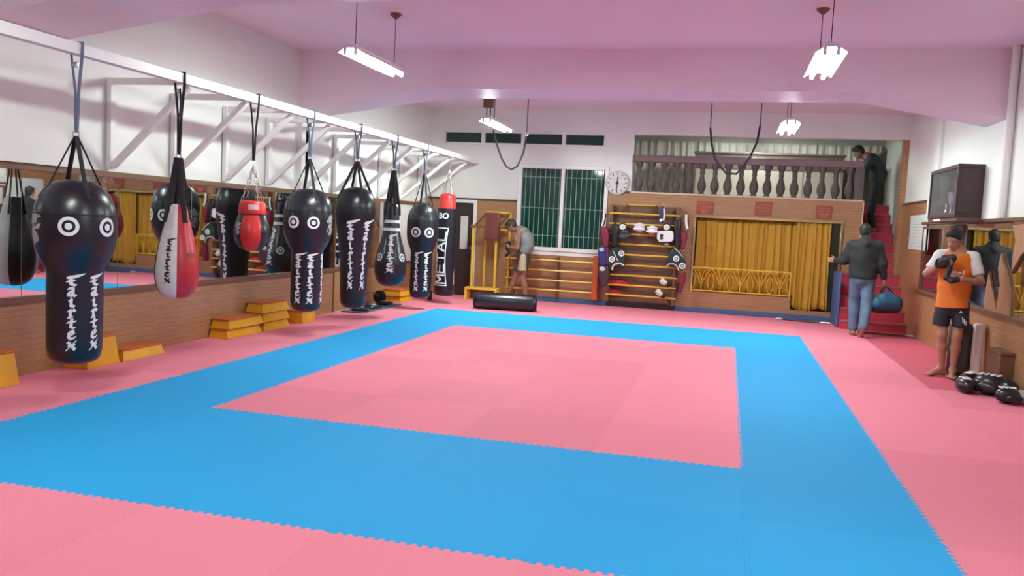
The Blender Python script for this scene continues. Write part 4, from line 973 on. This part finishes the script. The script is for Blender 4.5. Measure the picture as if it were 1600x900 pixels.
# ------------------------------------------------------------------ people: continuous bodies meshed from blended limbs
class Blob:
    def __init__(s): s.p = []
    def cap(s, a, b, ra, rb=None, k=.02, sc=(1, 1, 1)): s.p.append(('c', np.array(a, float), np.array(b, float), ra, ra if rb is None else rb, k, np.array(sc, float))); return s
    def ell(s, c, r, k=.02, rot=None): s.p.append(('e', np.array(c, float), np.array(r, float), rot, 0, k, None)); return s
    def chain(s, pts, rs, k=.02, sc=(1, 1, 1)):
        for (a, b, ra, rb) in zip(pts, pts[1:], rs, rs[1:]): s.cap(a, b, ra, rb, k, sc)
        return s
    def bounds(s):
        lo = np.full(3, 1e9); hi = -lo
        for q in s.p:
            if q[0] == 'c':
                r = max(q[3], q[4])/min(1, q[6].min()); r = max(q[3], q[4])*max(1, (1/q[6]).max())
                for e in (q[1], q[2]): lo = np.minimum(lo, e-r); hi = np.maximum(hi, e+r)
            else: lo = np.minimum(lo, q[1]-q[2].max()); hi = np.maximum(hi, q[1]+q[2].max())
        return lo-.03, hi+.03
    def mesh(s, name, m, h=.009, cuts=(), wrinkle=0.0, seed=0):
        lo, hi = s.bounds(); n = np.ceil((hi-lo)/h).astype(int)+2
        F = np.full(n, .5); ax = [lo[i]+h*np.arange(n[i]) for i in range(3)]
        for q in s.p:
            if q[0] == 'c': r = max(q[3], q[4])*max(1, (1/q[6]).max())+q[5]+2.5*h; a = np.minimum(q[1], q[2])-r; b = np.maximum(q[1], q[2])+r
            else: r = q[2].max()+q[5]+2.5*h; a = q[1]-r; b = q[1]+r
            i0 = np.clip(((a-lo)/h).astype(int), 0, n-1); i1 = np.clip(((b-lo)/h).astype(int)+2, 1, n)
            X, Y, Z = np.meshgrid(ax[0][i0[0]:i1[0]], ax[1][i0[1]:i1[1]], ax[2][i0[2]:i1[2]], indexing='ij')
            P = np.stack((X, Y, Z), -1)
            if q[0] == 'c':
                sc = q[6]; A = q[1]*sc; B = q[2]*sc; d = B-A; P2 = P*sc-A; L = max(d @ d, 1e-9); t = np.clip((P2 @ d)/L, 0, 1)
                D = np.linalg.norm(P2-t[..., None]*d, axis=-1)-(q[3]+(q[4]-q[3])*t)
            else:
                P2 = P-q[1]
                if q[3] is not None: P2 = P2 @ np.array(q[3])
                k0 = np.linalg.norm(P2/q[2], axis=-1); k1 = np.linalg.norm(P2/(q[2]**2), axis=-1)+1e-9; D = k0*(k0-1)/k1
            sl = tuple(slice(i0[i], i1[i]) for i in range(3)); G = F[sl]; k = q[5]
            hh = np.maximum(k-np.abs(G-D), 0)/k; F[sl] = np.minimum(G, D)-hh*hh*k*.25
        if wrinkle:
            X, Y, Z = np.meshgrid(*ax, indexing='ij'); F += wrinkle*(np.sin(17*Z+9*X+seed)*np.sin(11*X-13*Y+2*seed)+.6*np.sin(31*Z-14*X+5*Y))
        for c, nn in cuts:
            X, Y, Z = np.meshgrid(*ax, indexing='ij'); F = np.maximum(F, (X-c[0])*nn[0]+(Y-c[1])*nn[1]+(Z-c[2])*nn[2])
        return nets(name, F, lo, h, m)
def nets(name, F, lo, h, m):
    S = F < 0; nx, ny, nz = F.shape
    acc = np.zeros((nx-1, ny-1, nz-1, 3)); cnt = np.zeros((nx-1, ny-1, nz-1))
    cs = [(0, 0, 0), (1, 0, 0), (0, 1, 0), (1, 1, 0), (0, 0, 1), (1, 0, 1), (0, 1, 1), (1, 1, 1)]
    g = lambda A, c: A[c[0]:c[0]+nx-1, c[1]:c[1]+ny-1, c[2]:c[2]+nz-1]
    for a in cs:
        for i in range(3):
            if a[i]: continue
            b = list(a); b[i] = 1; b = tuple(b); fa, fb = g(F, a), g(F, b); x = g(S, a) != g(S, b)
            t = np.where(x, fa/np.where(fa == fb, 1, fa-fb), 0); p = np.empty(acc.shape); p[...] = a; p[..., i] += t
            acc += p*x[..., None]; cnt += x
    act = cnt > 0; idx = -np.ones(act.shape, int); idx[act] = np.arange(act.sum())
    I = np.argwhere(act); V = lo+h*(I+acc[act]/cnt[act][:, None])
    quads = []
    for i in range(3):
        j, k = (i+1) % 3, (i+2) % 3
        sl0 = [slice(None)]*3; sl1 = [slice(None)]*3; sl0[i] = slice(0, -1); sl1[i] = slice(1, None)
        X = S[tuple(sl0)] != S[tuple(sl1)]; fl = S[tuple(sl0)]
        E = np.argwhere(X); E = E[(E[:, j] > 0) & (E[:, k] > 0) & (E[:, j] < F.shape[j]-1) & (E[:, k] < F.shape[k]-1)]
        f = fl[tuple(E.T)]; q = []
        for dj, dk in ((0, 0), (1, 0), (1, 1), (0, 1)):
            e = E.copy(); e[:, j] -= dj; e[:, k] -= dk; q.append(idx[tuple(e.T)])
        q = np.stack(q, 1); q[~f] = q[~f][:, ::-1]; quads.append(q)
    Q = np.concatenate(quads); Q = Q[(Q >= 0).all(1)]
    me = bpy.data.meshes.new(name); me.from_pydata(V.tolist(), [], Q.tolist()); me.materials.append(m); me.shade_smooth()
    bm = bmesh.new(); bm.from_mesh(me); bmesh.ops.recalc_face_normals(bm, faces=bm.faces)
    bmesh.ops.smooth_vert(bm, verts=bm.verts, factor=.5, use_axis_x=True, use_axis_y=True, use_axis_z=True); bm.to_mesh(me); bm.free()
    return me
def link(name, me, parent):
    o = bpy.data.objects.new(name, me); col.objects.link(o)
    if parent is not None: o.parent = parent
    return o
V3 = lambda *a: np.array(a, float)
def nrm(v): return v/(np.linalg.norm(v)+1e-9)
def hand(B, wrist, d, side, curl, spread=.9):
    """palm and five fingers; d points to the fingertips, side from the little finger towards the thumb"""
    d = nrm(d); side = nrm(side-d*np.dot(side, d)); pn = np.cross(d, side)   # pn: back of the hand to palm axis
    w = np.array(wrist); kn = w+d*.085
    B.cap(w, w+d*.03, .026, .028, .012); B.cap(w+d*.03-side*.018, kn-side*.026, .018, .015, .012); B.cap(w+d*.03+side*.014, kn+side*.024, .02, .016, .012)
    for k, (o, L) in enumerate(((.030, .072), (.010, .082), (-.010, .076), (-.030, .058))):
        p = kn+side*o*spread; a = curl*.45; r = .0092 if k < 3 else .008
        for f in (.45, .32, .26):
            q = p+(d*math.cos(a)+pn*math.sin(a))*L*f*1.05; B.cap(p, q, r, r*.92, .004); p = q; a += curl*.62; r *= .93
    p = w+d*.025+side*.026; q = p+nrm(d*.55+side*.75+pn*.25)*.038; B.cap(p, q, .013, .0105, .008); q2 = q+nrm(d*.9+side*.25+pn*.35*curl)*.032; B.cap(q, q2, .0105, .008, .004)
def head_prims(B, c, fwd, up, s=1.0):
    """skull, jaw, nose, brow, ears, lips; c is the skull centre"""
    f = nrm(fwd); u = nrm(up-f*np.dot(up, f)); r = np.cross(f, u); Rm = np.stack((r, f, u), 1)
    at = lambda x, y, z: c+(r*x+f*y+u*z)*s
    B.ell(at(0, -.008, .02), V3(.074, .094, .098)*s, .02, Rm); B.ell(at(0, .022, -.045), V3(.060, .068, .072)*s, .03, Rm)
    B.cap(at(0, .078, -.002), at(0, .106, -.040), .008*s, .013*s, .012); B.cap(at(-.016, .094, -.042), at(.016, .094, -.042), .008*s, .008*s, .01)
    B.cap(at(-.045, .074, .012), at(.045, .074, .012), .012*s, .012*s, .015); B.cap(at(-.020, .084, -.068), at(.020, .084, -.068), .008*s, .008*s, .006); B.ell(at(0, .070, -.100), V3(.024, .02, .016)*s, .02, Rm)
    for e in (-1, 1): B.ell(at(e*.077, -.01, -.015), V3(.010, .020, .032)*s, .006, Rm)
    return at, (r, f, u)
def person(label, loc, rz, skin, J, build=1.0, foot_dirs=None, hands=None, h=.009, group=None):
    t = thing('person', label, 'person', loc, rz, group); B = Blob(); b = build
    at, ax = head_prims(B, J['head'], J['look'], J['up'])
    B.cap(J['neck'], J['head']-nrm(J['up'])*.05, .056*b, .050*b, .03)
    sp = J['spine']                                     # pelvis .. neck
    ts = [.155, .145, .15, .165, .12]
    for i in range(len(sp)-1): B.cap(sp[i], sp[i+1], ts[i]*b*.82, ts[i+1]*b*.82, .05, J.get('flat', (.85, 1.25, 1)))
    for e, n in ((0, 'R'), (1, 'L')):
        sh, el, wr = J['sh'][e], J['el'][e], J['wr'][e]; hp, kn, an = J['hip'][e], J['kn'][e], J['an'][e]
        B.cap(sp[-2]*.5+sp[-1]*.5, sh, .07*b, .062*b, .04); B.cap(sh, sh*.45+el*.55, .058*b, .047*b, .03); B.cap(sh*.45+el*.55, el, .047*b, .041*b, .02)
        B.cap(el, el*.65+wr*.35, .042*b, .043*b, .02); B.cap(el*.65+wr*.35, wr, .043*b, .027*b, .02)
        B.cap(hp, kn*.6+hp*.4, .092*b, .070*b, .04); B.cap(kn*.6+hp*.4, kn, .070*b, .056*b, .03); B.cap(kn, kn*.65+an*.35+V3(0, .015, 0), .054*b, .057*b, .03); B.cap(kn*.65+an*.35+V3(0, .015, 0), an, .055*b, .036*b, .03)
        fd = nrm(foot_dirs[e]); fu = J.get('fup', [V3(0, 0, 1)]*2)[e]; fs = nrm(np.cross(fd, fu)); heel = an-fu*.045-fd*.03; ball = an-fu*.062+fd*.125
        B.cap(an, heel, .036, .034, .02); B.cap(an+fd*.02, ball, .036, .024, .03); B.cap(heel, ball, .03, .024, .02)
        for q in range(5): o = (q-2)*.0175*(1 if e else -1); B.cap(ball+fs*o, ball+fs*o*1.15+fd*(.052-.007*abs(q-1)-.004*q)-fu*.006, .0135-.0008*q, .0105-.0006*q, .006)
        hand(B, wr, hands[e][0], hands[e][1], hands[e][2])
    link('body', B.mesh('body', skin, h), t)
    return t, at, ax
def hair_on(t, at, m, s=1.0, back=.0):
    B = Blob(); c = at(0, -.012, .034); 
    r = at(1, 0, 0)-at(0, 0, 0); f = at(0, 1, 0)-at(0, 0, 0); u = at(0, 0, 1)-at(0, 0, 0); Rm = np.stack((r, f, u), 1)
    B.ell(c, V3(.085, .104, .100)*s, .02, Rm); B.ell(at(0, -.035, -.02), V3(.078, .072, .07)*s, .02, Rm); B.ell(at(.01, .06, .085), V3(.06, .04, .03), .02, Rm)
    cut = at(0, .055, .030); n = nrm(f*.72-u*.69)
    return link('hair', B.mesh('hair', m, .008, cuts=((cut, n),), wrinkle=.0025, seed=3), t)
def eyes_on(t, at):
    for e in (-1, 1):
        c = at(e*.031, .078, -.004); MB().ball(tuple(c), (.011, .009, .007), 10, 6).build('eye', mat('eye_dark', (.02, .012, .01), .2), t, smooth=60)
        a, b_ = at(e*.018, .090, .022), at(e*.048, .080, .024); MB().tube([a, b_], .005, 6, flat=.5).build('eyebrow', mat('black_hair', (.008, .007, .007), .6), t)
skin_m = mat('tan_skin', (.42, .20, .125), .55, noise=.05, scale=12)
skin_d = mat('brown_skin', (.27, .125, .08), .55, noise=.05, scale=12)
hair_m = mat('black_hair', (.008, .007, .007), .6)
def limb_cloth(B, pts, rs, k=.02): return B.chain(pts, rs, k)

# man in the orange jersey, looking down at the glove he is pulling on
J = dict(head=V3(-.035, -.075, 1.605), look=V3(-.42, -.78, -.42), up=V3(-.1, -.35, .9), neck=V3(0, .0, 1.44),
         spine=[V3(0, .01, .92), V3(0, .0, 1.06), V3(0, -.01, 1.22), V3(0, .0, 1.34), V3(0, .0, 1.45)],
         sh=[V3(-.168, .0, 1.395), V3(.168, .0, 1.395)], el=[V3(-.29, -.10, 1.19), V3(.27, -.06, 1.13)], wr=[V3(-.12, -.25, 1.33), V3(.075, -.27, 1.15)],
         hip=[V3(-.09, .01, .90), V3(.09, .01, .90)], kn=[V3(-.075, -.03, .49), V3(.075, -.03, .49)], an=[V3(-.055, .03, .085), V3(.06, .0, .085)])
man, at, ax = person('man in an orange jersey with white sleeves and dark shorts, pulling on a black glove', (2.37, 4.93, .006), R(-16), skin_m, J, .92,
    [V3(-.85, -.5, 0), V3(.0, -1, 0)], [(V3(.75, -.5, .10), V3(0, -.2, 1), .9), (V3(-.95, -.12, -.05), V3(.1, -.2, 1), .8)], h=.007)
hair_on(man, at, hair_m); eyes_on(man, at)
orange = mat('orange_jersey', (.78, .20, .018), .7, noise=.06, scale=10, bump=.06, bscale=22)
white_cl = mat('white_jersey', (.78, .77, .75), .75, noise=.04, bump=.06, bscale=22)
B = Blob()
B.chain([V3(0, .0, .76), V3(0, .0, 1.04), V3(0, -.012, 1.22), V3(0, -.004, 1.35)], [.158, .138, .146, .140], .05, (.86, 1.10, 1)); B.cap(V3(-.10, 0, 1.37), V3(.10, 0, 1.37), .075, .075, .05); B.cap(V3(0, -.01, 1.40), V3(0, .0, 1.435), .10, .075, .04)
link('jersey', B.mesh('jersey', orange, .008, cuts=((V3(0, 0, .815), V3(.05, .03, -1)), (V3(0, -.03, 1.455), V3(0, -.35, .94))), wrinkle=.003, seed=1), man)
for e in (0, 1):
    B = Blob(); s_ = J['sh'][e]; q = s_*.38+J['el'][e]*.62
    B.chain([V3(.075 if e else -.075, 0, 1.425), s_*1.0, q], [.060, .070, .064], .03)
    d = nrm(J['el'][e]-s_); link('sleeve', B.mesh('sleeve', white_cl, .008, cuts=((q+d*.03, d),), wrinkle=.0025, seed=4+e), man)['label'] = 'white raglan sleeve'
B = Blob().chain([V3(.10*math.cos(a), -.005+.085*math.sin(a)*(1.0), 1.445-.035*max(0, -math.sin(a))) for a in [2*math.pi*i/20 for i in range(21)]], [.011]*21, .01)
link('collar', B.mesh('collar', white_cl, .006), man)['label'] = 'white jersey collar'
navy_sh = mat('dark_navy_shorts', (.010, .012, .022), .7, noise=.1, bump=.05, bscale=20)
B = Blob(); B.chain([V3(0, .01, .90), V3(0, .01, .82)], [.128, .130], .04, (.85, 1.12, 1))
for e in (0, 1): B.chain([J['hip'][e]+V3(0, 0, -.03), J['hip'][e]*.25+J['kn'][e]*.75+V3(.022 if e else -.022, 0, 0)], [.088, .090], .02)
link('shorts', B.mesh('shorts', navy_sh, .008, cuts=((V3(0, 0, .595), V3(0, 0, -1)),), wrinkle=.003, seed=2), man)
from mathutils.bvhtree import BVHTree
def print_on(ob, name, polys, m, par):
    """flat print laid on the front of a garment"""
    me = ob.data; bv = BVHTree.FromPolygons([v.co for v in me.vertices], [p.vertices for p in me.polygons]); mb = MB()
    for pl in polys:
        q = []
        for x, z in pl:
            h_ = bv.ray_cast(Vector((x, -1, z)), Vector((0, 1, 0)))[0]; q.append((x, (h_.y if h_ else -.1)-.004, z))
        mb.add(q, [tuple(range(len(q)))])
    return mb.build(name, m, par, fix=False)
man_kids = {o.name.split('.')[0]: o for o in man.children}
print_on(man_kids['shorts'], 'side_stripes', [[(.112+.018*k, .715-.018*k), (.122+.018*k, .72-.018*k), (.134+.016*k, .655-.014*k), (.124+.016*k, .65-.014*k)] for k in range(3)], white_print, man)
print_on(man_kids['shorts'], 'shorts_logo', [[(.075, .765), (.112, .765), (.096, .795)]], white_print, man)
print_on(man_kids['jersey'], 'chest_print', [[(a, c), (b2, c+.004), (b2, d+.004), (a, d)] for a, b2, c, d in ((-.03, .02, 1.215, 1.235), (.03, .07, 1.21, 1.23), (-.04, .0, 1.175, 1.19), (.01, .09, 1.17, 1.185), (.085, .10, 1.20, 1.25))], white_print, man)
gl = thing('bag_glove', 'black padded glove with a dangling strap, held before the orange jersey', 'glove', man.location, man.rotation_euler.z)
B = Blob().chain([V3(-.155, -.245, 1.305), V3(-.10, -.275, 1.355), V3(-.03, -.285, 1.385)], [.055, .058, .048], .03).chain([V3(-.045, -.285, 1.36), V3(-.05, -.29, 1.26), V3(-.075, -.29, 1.165)], [.036, .028, .028], .02).chain([V3(-.075, -.29, 1.16), V3(-.02, -.292, 1.135), V3(.035, -.288, 1.15)], [.03, .036, .034], .02)
link('glove_body', B.mesh('glove_body', mat('black_leather', (.012, .010, .010), .45, noise=.2, bump=.1, bscale=12), .007, wrinkle=.002), gl)
MB().tube([(-.13+.07*math.cos(a)*.9, -.26+.03*math.cos(a), 1.325+.06*math.sin(a)) for a in [2*math.pi*i/16 for i in range(16)]], .008, 6, closed=True).build('cuff_seam', black_cloth, gl, smooth=60)

# walker in a black hooded jacket and jeans, seen from behind (built facing -Y, turned round)
J = dict(head=V3(.02, -.03, 1.67), look=V3(.0, -1, -.1), up=V3(0, -.1, 1), neck=V3(0, .0, 1.50),
         spine=[V3(0, .01, .97), V3(0, .0, 1.10), V3(0, .0, 1.26), V3(0, .01, 1.39), V3(0, .0, 1.51)],
         sh=[V3(-.195, .01, 1.445), V3(.195, .01, 1.445)], el=[V3(-.27, .04, 1.17), V3(.28, -.06, 1.20)], wr=[V3(-.315, .0, .93), V3(.40, -.22, 1.18)],
         hip=[V3(-.09, .01, .95), V3(.09, .01, .95)], kn=[V3(-.085, .03, .52), V3(.075, -.12, .53)], an=[V3(-.02, .28, .15), V3(.07, -.08, .085)], fup=[V3(0, .75, .66), V3(0, 0, 1)])
wk, at, ax = person('person in a black hooded jacket and blue jeans walking barefoot to the stairs', (1.93, 8.62, .006), R(180), skin_m, J, 1.0,
    [V3(0, -.66, -.75), V3(.05, -1, 0)], [(V3(-.05, 0, -1), V3(0, -1, 0), 1.6), (V3(.9, -.4, .1), V3(0, 0, 1), .7)], h=.009)
hair_on(wk, at, hair_m)
jack = mat('black_jacket', (.010, .011, .012), .75, noise=.15, bump=.1, bscale=14)
B = Blob().chain([V3(0, .01, .97), V3(0, .0, 1.12), V3(0, .0, 1.28), V3(0, .01, 1.40)], [.172, .165, .178, .175], .05, (.80, 1.12, 1)); B.cap(V3(-.13, .01, 1.42), V3(.13, .01, 1.42), .09, .09, .05); B.cap(V3(0, .05, 1.46), V3(0, .03, 1.54), .11, .085, .04)
for e in (0, 1): B.chain([J['sh'][e], J['el'][e], J['el'][e]*.12+J['wr'][e]*.88], [.088, .072, .052], .04)
link('jacket', B.mesh('jacket', jack, .009, cuts=((V3(0, 0, .92), V3(0, 0, -1)), (V3(0, -.03, 1.585), V3(0, -.3, .95))), wrinkle=.004, seed=6), wk)
B = Blob().chain([V3(-.09, .06, 1.50), V3(0, .115, 1.47), V3(.09, .06, 1.50)], [.05, .065, .05], .03); link('hood', B.mesh('hood', jack, .009, wrinkle=.003), wk)
jean = mat('blue_jeans', (.10, .16, .25), .8, noise=.35, scale=5, bump=.08, bscale=30)
jean2 = mat('pale_blue_jeans', (.16, .36, .46), .8, noise=.2, scale=6)
B = Blob().chain([V3(0, .01, .98), V3(0, .01, .92)], [.148, .15], .04, (.85, 1.12, 1))
for e in (0, 1): B.chain([J['hip'][e], J['kn'][e], J['kn'][e]*.08+J['an'][e]*.92], [.110, .088, .074], .03)
link('jeans', B.mesh('jeans', jean, .009, cuts=((V3(0, 0, .985), V3(0, 0, 1)),), wrinkle=.003, seed=8), wk)
# sports bag in the walker's hand
sb = thing('sports_bag', 'blue and black sports bag carried in the walker’s hand', 'bag', (2.30, 8.62, .42), R(8))
B = Blob(); B.cap(V3(-.12, 0, .13), V3(.14, 0, .15), .125, .12, .03); B.cap(V3(-.03, 0, .22), V3(.05, 0, .24), .10, .09, .04)
link('bag_body', B.mesh('bag_body', mat('teal_blue_nylon', (.012, .075, .15), .6, noise=.25, scale=8, bump=.15, bscale=14), .009, wrinkle=.005, seed=2), sb)
B = Blob(); B.cap(V3(-.13, .0, .06), V3(.15, 0, .075), .088, .085, .03); link('bag_base', B.mesh('bag_base', mat('black_nylon', (.012, .014, .018), .6, bump=.1), .009, wrinkle=.003), sb)
for e in (-.05, .05): MB().tube([(-.10, e, .24), (-.06, e*.6, .36), (-.02, 0, .42), (.04, e*.6, .37), (.12, e, .26)], .011, 6, flat=.6).build('carry_strap', black_cloth, sb, smooth=60)

# hunched person at the rails, side on
J = dict(head=V3(0, -.27, 1.475), look=V3(0, -.8, -.6), up=V3(0, -.6, .8), neck=V3(0, -.13, 1.40),
         spine=[V3(0, .01, .90), V3(0, .06, 1.03), V3(0, .06, 1.18), V3(0, .0, 1.32), V3(0, -.10, 1.40)],
         sh=[V3(-.16, -.06, 1.33), V3(.16, -.06, 1.33)], el=[V3(-.19, -.10, 1.06), V3(.19, -.08, 1.06)], wr=[V3(-.06, -.27, 1.12), V3(.08, -.26, 1.06)],
         hip=[V3(-.09, .01, .88), V3(.09, .01, .88)], kn=[V3(-.09, -.16, .49), V3(.09, .03, .48)], an=[V3(-.10, -.33, .085), V3(.09, .11, .085)])
p3, at, ax = person('hunched person in a grey sleeveless top and brown shorts beside the wall rails', (-4.0, 10.08, .006), R(-90), skin_d, J, .95,
    [V3(-.1, -1, 0), V3(.1, -1, 0)], [(V3(.2, -.9, .1), V3(0, .1, 1), .9), (V3(-.1, -.95, .15), V3(0, .1, 1), .9)], h=.009)
hair_on(p3, at, mat('dark_brown_hair', (.03, .018, .012), .7)); eyes_on(p3, at)
gtop = mat('grey_green_top', (.20, .22, .21), .8, noise=.1, bump=.08, bscale=16)
B = Blob().chain([V3(0, .03, .98), V3(0, .065, 1.10), V3(0, .05, 1.22), V3(0, -.02, 1.34)], [.142, .145, .15, .135], .05, (.85, 1.15, 1)); B.cap(V3(-.12, -.05, 1.35), V3(.12, -.05, 1.35), .07, .07, .04)
link('top', B.mesh('top', gtop, .009, cuts=((V3(0, 0, .955), V3(0, 0, -1)), (V3(0, -.135, 1.40), V3(0, -.9, .45))), wrinkle=.003), p3)
B = Blob(); B.chain([V3(0, .01, .93), V3(0, .01, .84)], [.145, .15], .04, (.85, 1.12, 1))
for e in (0, 1): B.chain([J['hip'][e], J['hip'][e]*.38+J['kn'][e]*.62], [.115, .112], .03)
sh_ = link('shorts', B.mesh('shorts', mat('brown_satin_shorts', (.06, .035, .025), .5, bump=.06), .009, cuts=((V3(0, 0, .615), V3(0, 0, -1)),), wrinkle=.003), p3)
B = Blob().chain([V3(.135, .03, .89), V3(.150, .03, .64)], [.078, .090], .03); link('side_panel', B.mesh('side_panel', mat('cream_satin', (.42, .33, .22), .5), .009, cuts=((V3(0, 0, .62), V3(0, 0, -1)), (V3(.16, 0, 0), V3(-1, 0, 0))), wrinkle=.002), p3)['label'] = 'cream side panel of the shorts'
gv = thing('training_gloves', 'dark pair of gloves held by the hunched person', 'gloves', p3.location, p3.rotation_euler.z)
B = Blob().chain([V3(-.04, -.31, 1.14), V3(.03, -.33, 1.10), V3(.06, -.31, 1.03)], [.035, .045, .04], .02).chain([V3(.05, -.30, 1.03), V3(.06, -.27, .95), V3(.06, -.32, .90)], [.03, .025, .035], .02)
link('glove_body', B.mesh('glove_body', MATS['black_leather'], .008, wrinkle=.002), gv)

# person on the upper stairs, dark clothes, bent over the handrail
J = dict(head=V3(0, -.30, 1.52), look=V3(0, -.85, -.5), up=V3(0, -.5, .85), neck=V3(0, -.17, 1.44),
         spine=[V3(0, .06, .93), V3(0, .08, 1.06), V3(0, .05, 1.20), V3(0, -.04, 1.34), V3(0, -.14, 1.43)],
         sh=[V3(-.17, -.09, 1.36), V3(.17, -.09, 1.36)], el=[V3(-.22, -.20, 1.13), V3(.22, -.20, 1.12)], wr=[V3(-.14, -.40, 1.22), V3(.14, -.42, 1.22)],
         hip=[V3(-.09, .06, .91), V3(.09, .06, .91)], kn=[V3(-.09, .02, .49), V3(.09, .0, .49)], an=[V3(-.09, .06, .085), V3(.09, .04, .085)])
p4, at, ax = person('person in dark clothes leaning over the handrail at the top of the stairs', (2.42, 11.63, 1.689), R(-90), skin_d, J, 1.0,
    [V3(-.1, -1, 0), V3(.1, -1, 0)], [(V3(.1, -.9, -.1), V3(.3, 0, 1), .8), (V3(-.1, -.9, -.1), V3(-.3, 0, 1), .8)], h=.011)
hair_on(p4, at, hair_m); eyes_on(p4, at)
dk = mat('dark_teal_sweater', (.018, .030, .034), .8, noise=.1)
B = Blob().chain([V3(0, .06, .98), V3(0, .085, 1.10), V3(0, .04, 1.24), V3(0, -.05, 1.36)], [.155, .155, .165, .15], .05, (.85, 1.12, 1)); B.cap(V3(-.13, -.09, 1.38), V3(.13, -.09, 1.38), .085, .085, .04)
for e in (0, 1): B.chain([J['sh'][e], J['el'][e], J['el'][e]*.12+J['wr'][e]*.88], [.078, .062, .046], .03)
link('sweater', B.mesh('sweater', dk, .011, cuts=((V3(0, 0, .93), V3(0, 0, -1)),), wrinkle=.003), p4)
B = Blob().chain([V3(0, .06, .96), V3(0, .06, .90)], [.148, .15], .04, (.85, 1.12, 1))
for e in (0, 1): B.chain([J['hip'][e], J['kn'][e], J['kn'][e]*.1+J['an'][e]*.9], [.10, .078, .062], .03)
link('trousers', B.mesh('trousers', mat('black_trousers', (.012, .013, .016), .8), .011, cuts=((V3(0, 0, .98), V3(0, 0, 1)),), wrinkle=.002), p4)

# ------------------------------------------------------------------ pieces of a part go under that part
SUB = {'bag_body': ('lettering', 'lettering_border', 'lion_emblem', 'target_ring', 'brand_patch', 'white_flap', 'white_band', 'white_stripe', 'seam', 'piping', 'handle'),
       'hanging_strap': ('buckle', 'strap_tail'), 'padding': ('roundel', 'piping', 'side_panel', 'white_front', 'black_window', 'cord'),
       'board': ('script_line', 'text_line'), 'clock_face': ('hour_mark', 'hour_hand', 'minute_hand', 'hub'), 'body': ('eye', 'eyebrow'),
       'shorts': ('side_stripes', 'shorts_logo', 'side_panel'), 'jersey': ('collar', 'chest_print', 'sleeve'), 'jacket': ('hood',), 'chest_body': ('latch',), 'shell': ('cage_bar',), 'glove_fist': ('glove_mark', 'finger_stripe'), 'housing': ('tube_holder', 'reflector_wing')}
base = lambda o: o.name.split('.')[0]
for root in [o for o in bpy.data.objects if o.parent is None and o.type == 'EMPTY']:
    kids = list(root.children); hosts = {}
    for k in kids: hosts.setdefault(base(k), k)
    for hname, subs in SUB.items():
        if hname not in hosts: continue
        for k in kids:
            if base(k) in subs and k.parent == root: k.parent = hosts[hname]
    if '_o' in root: del root['_o']
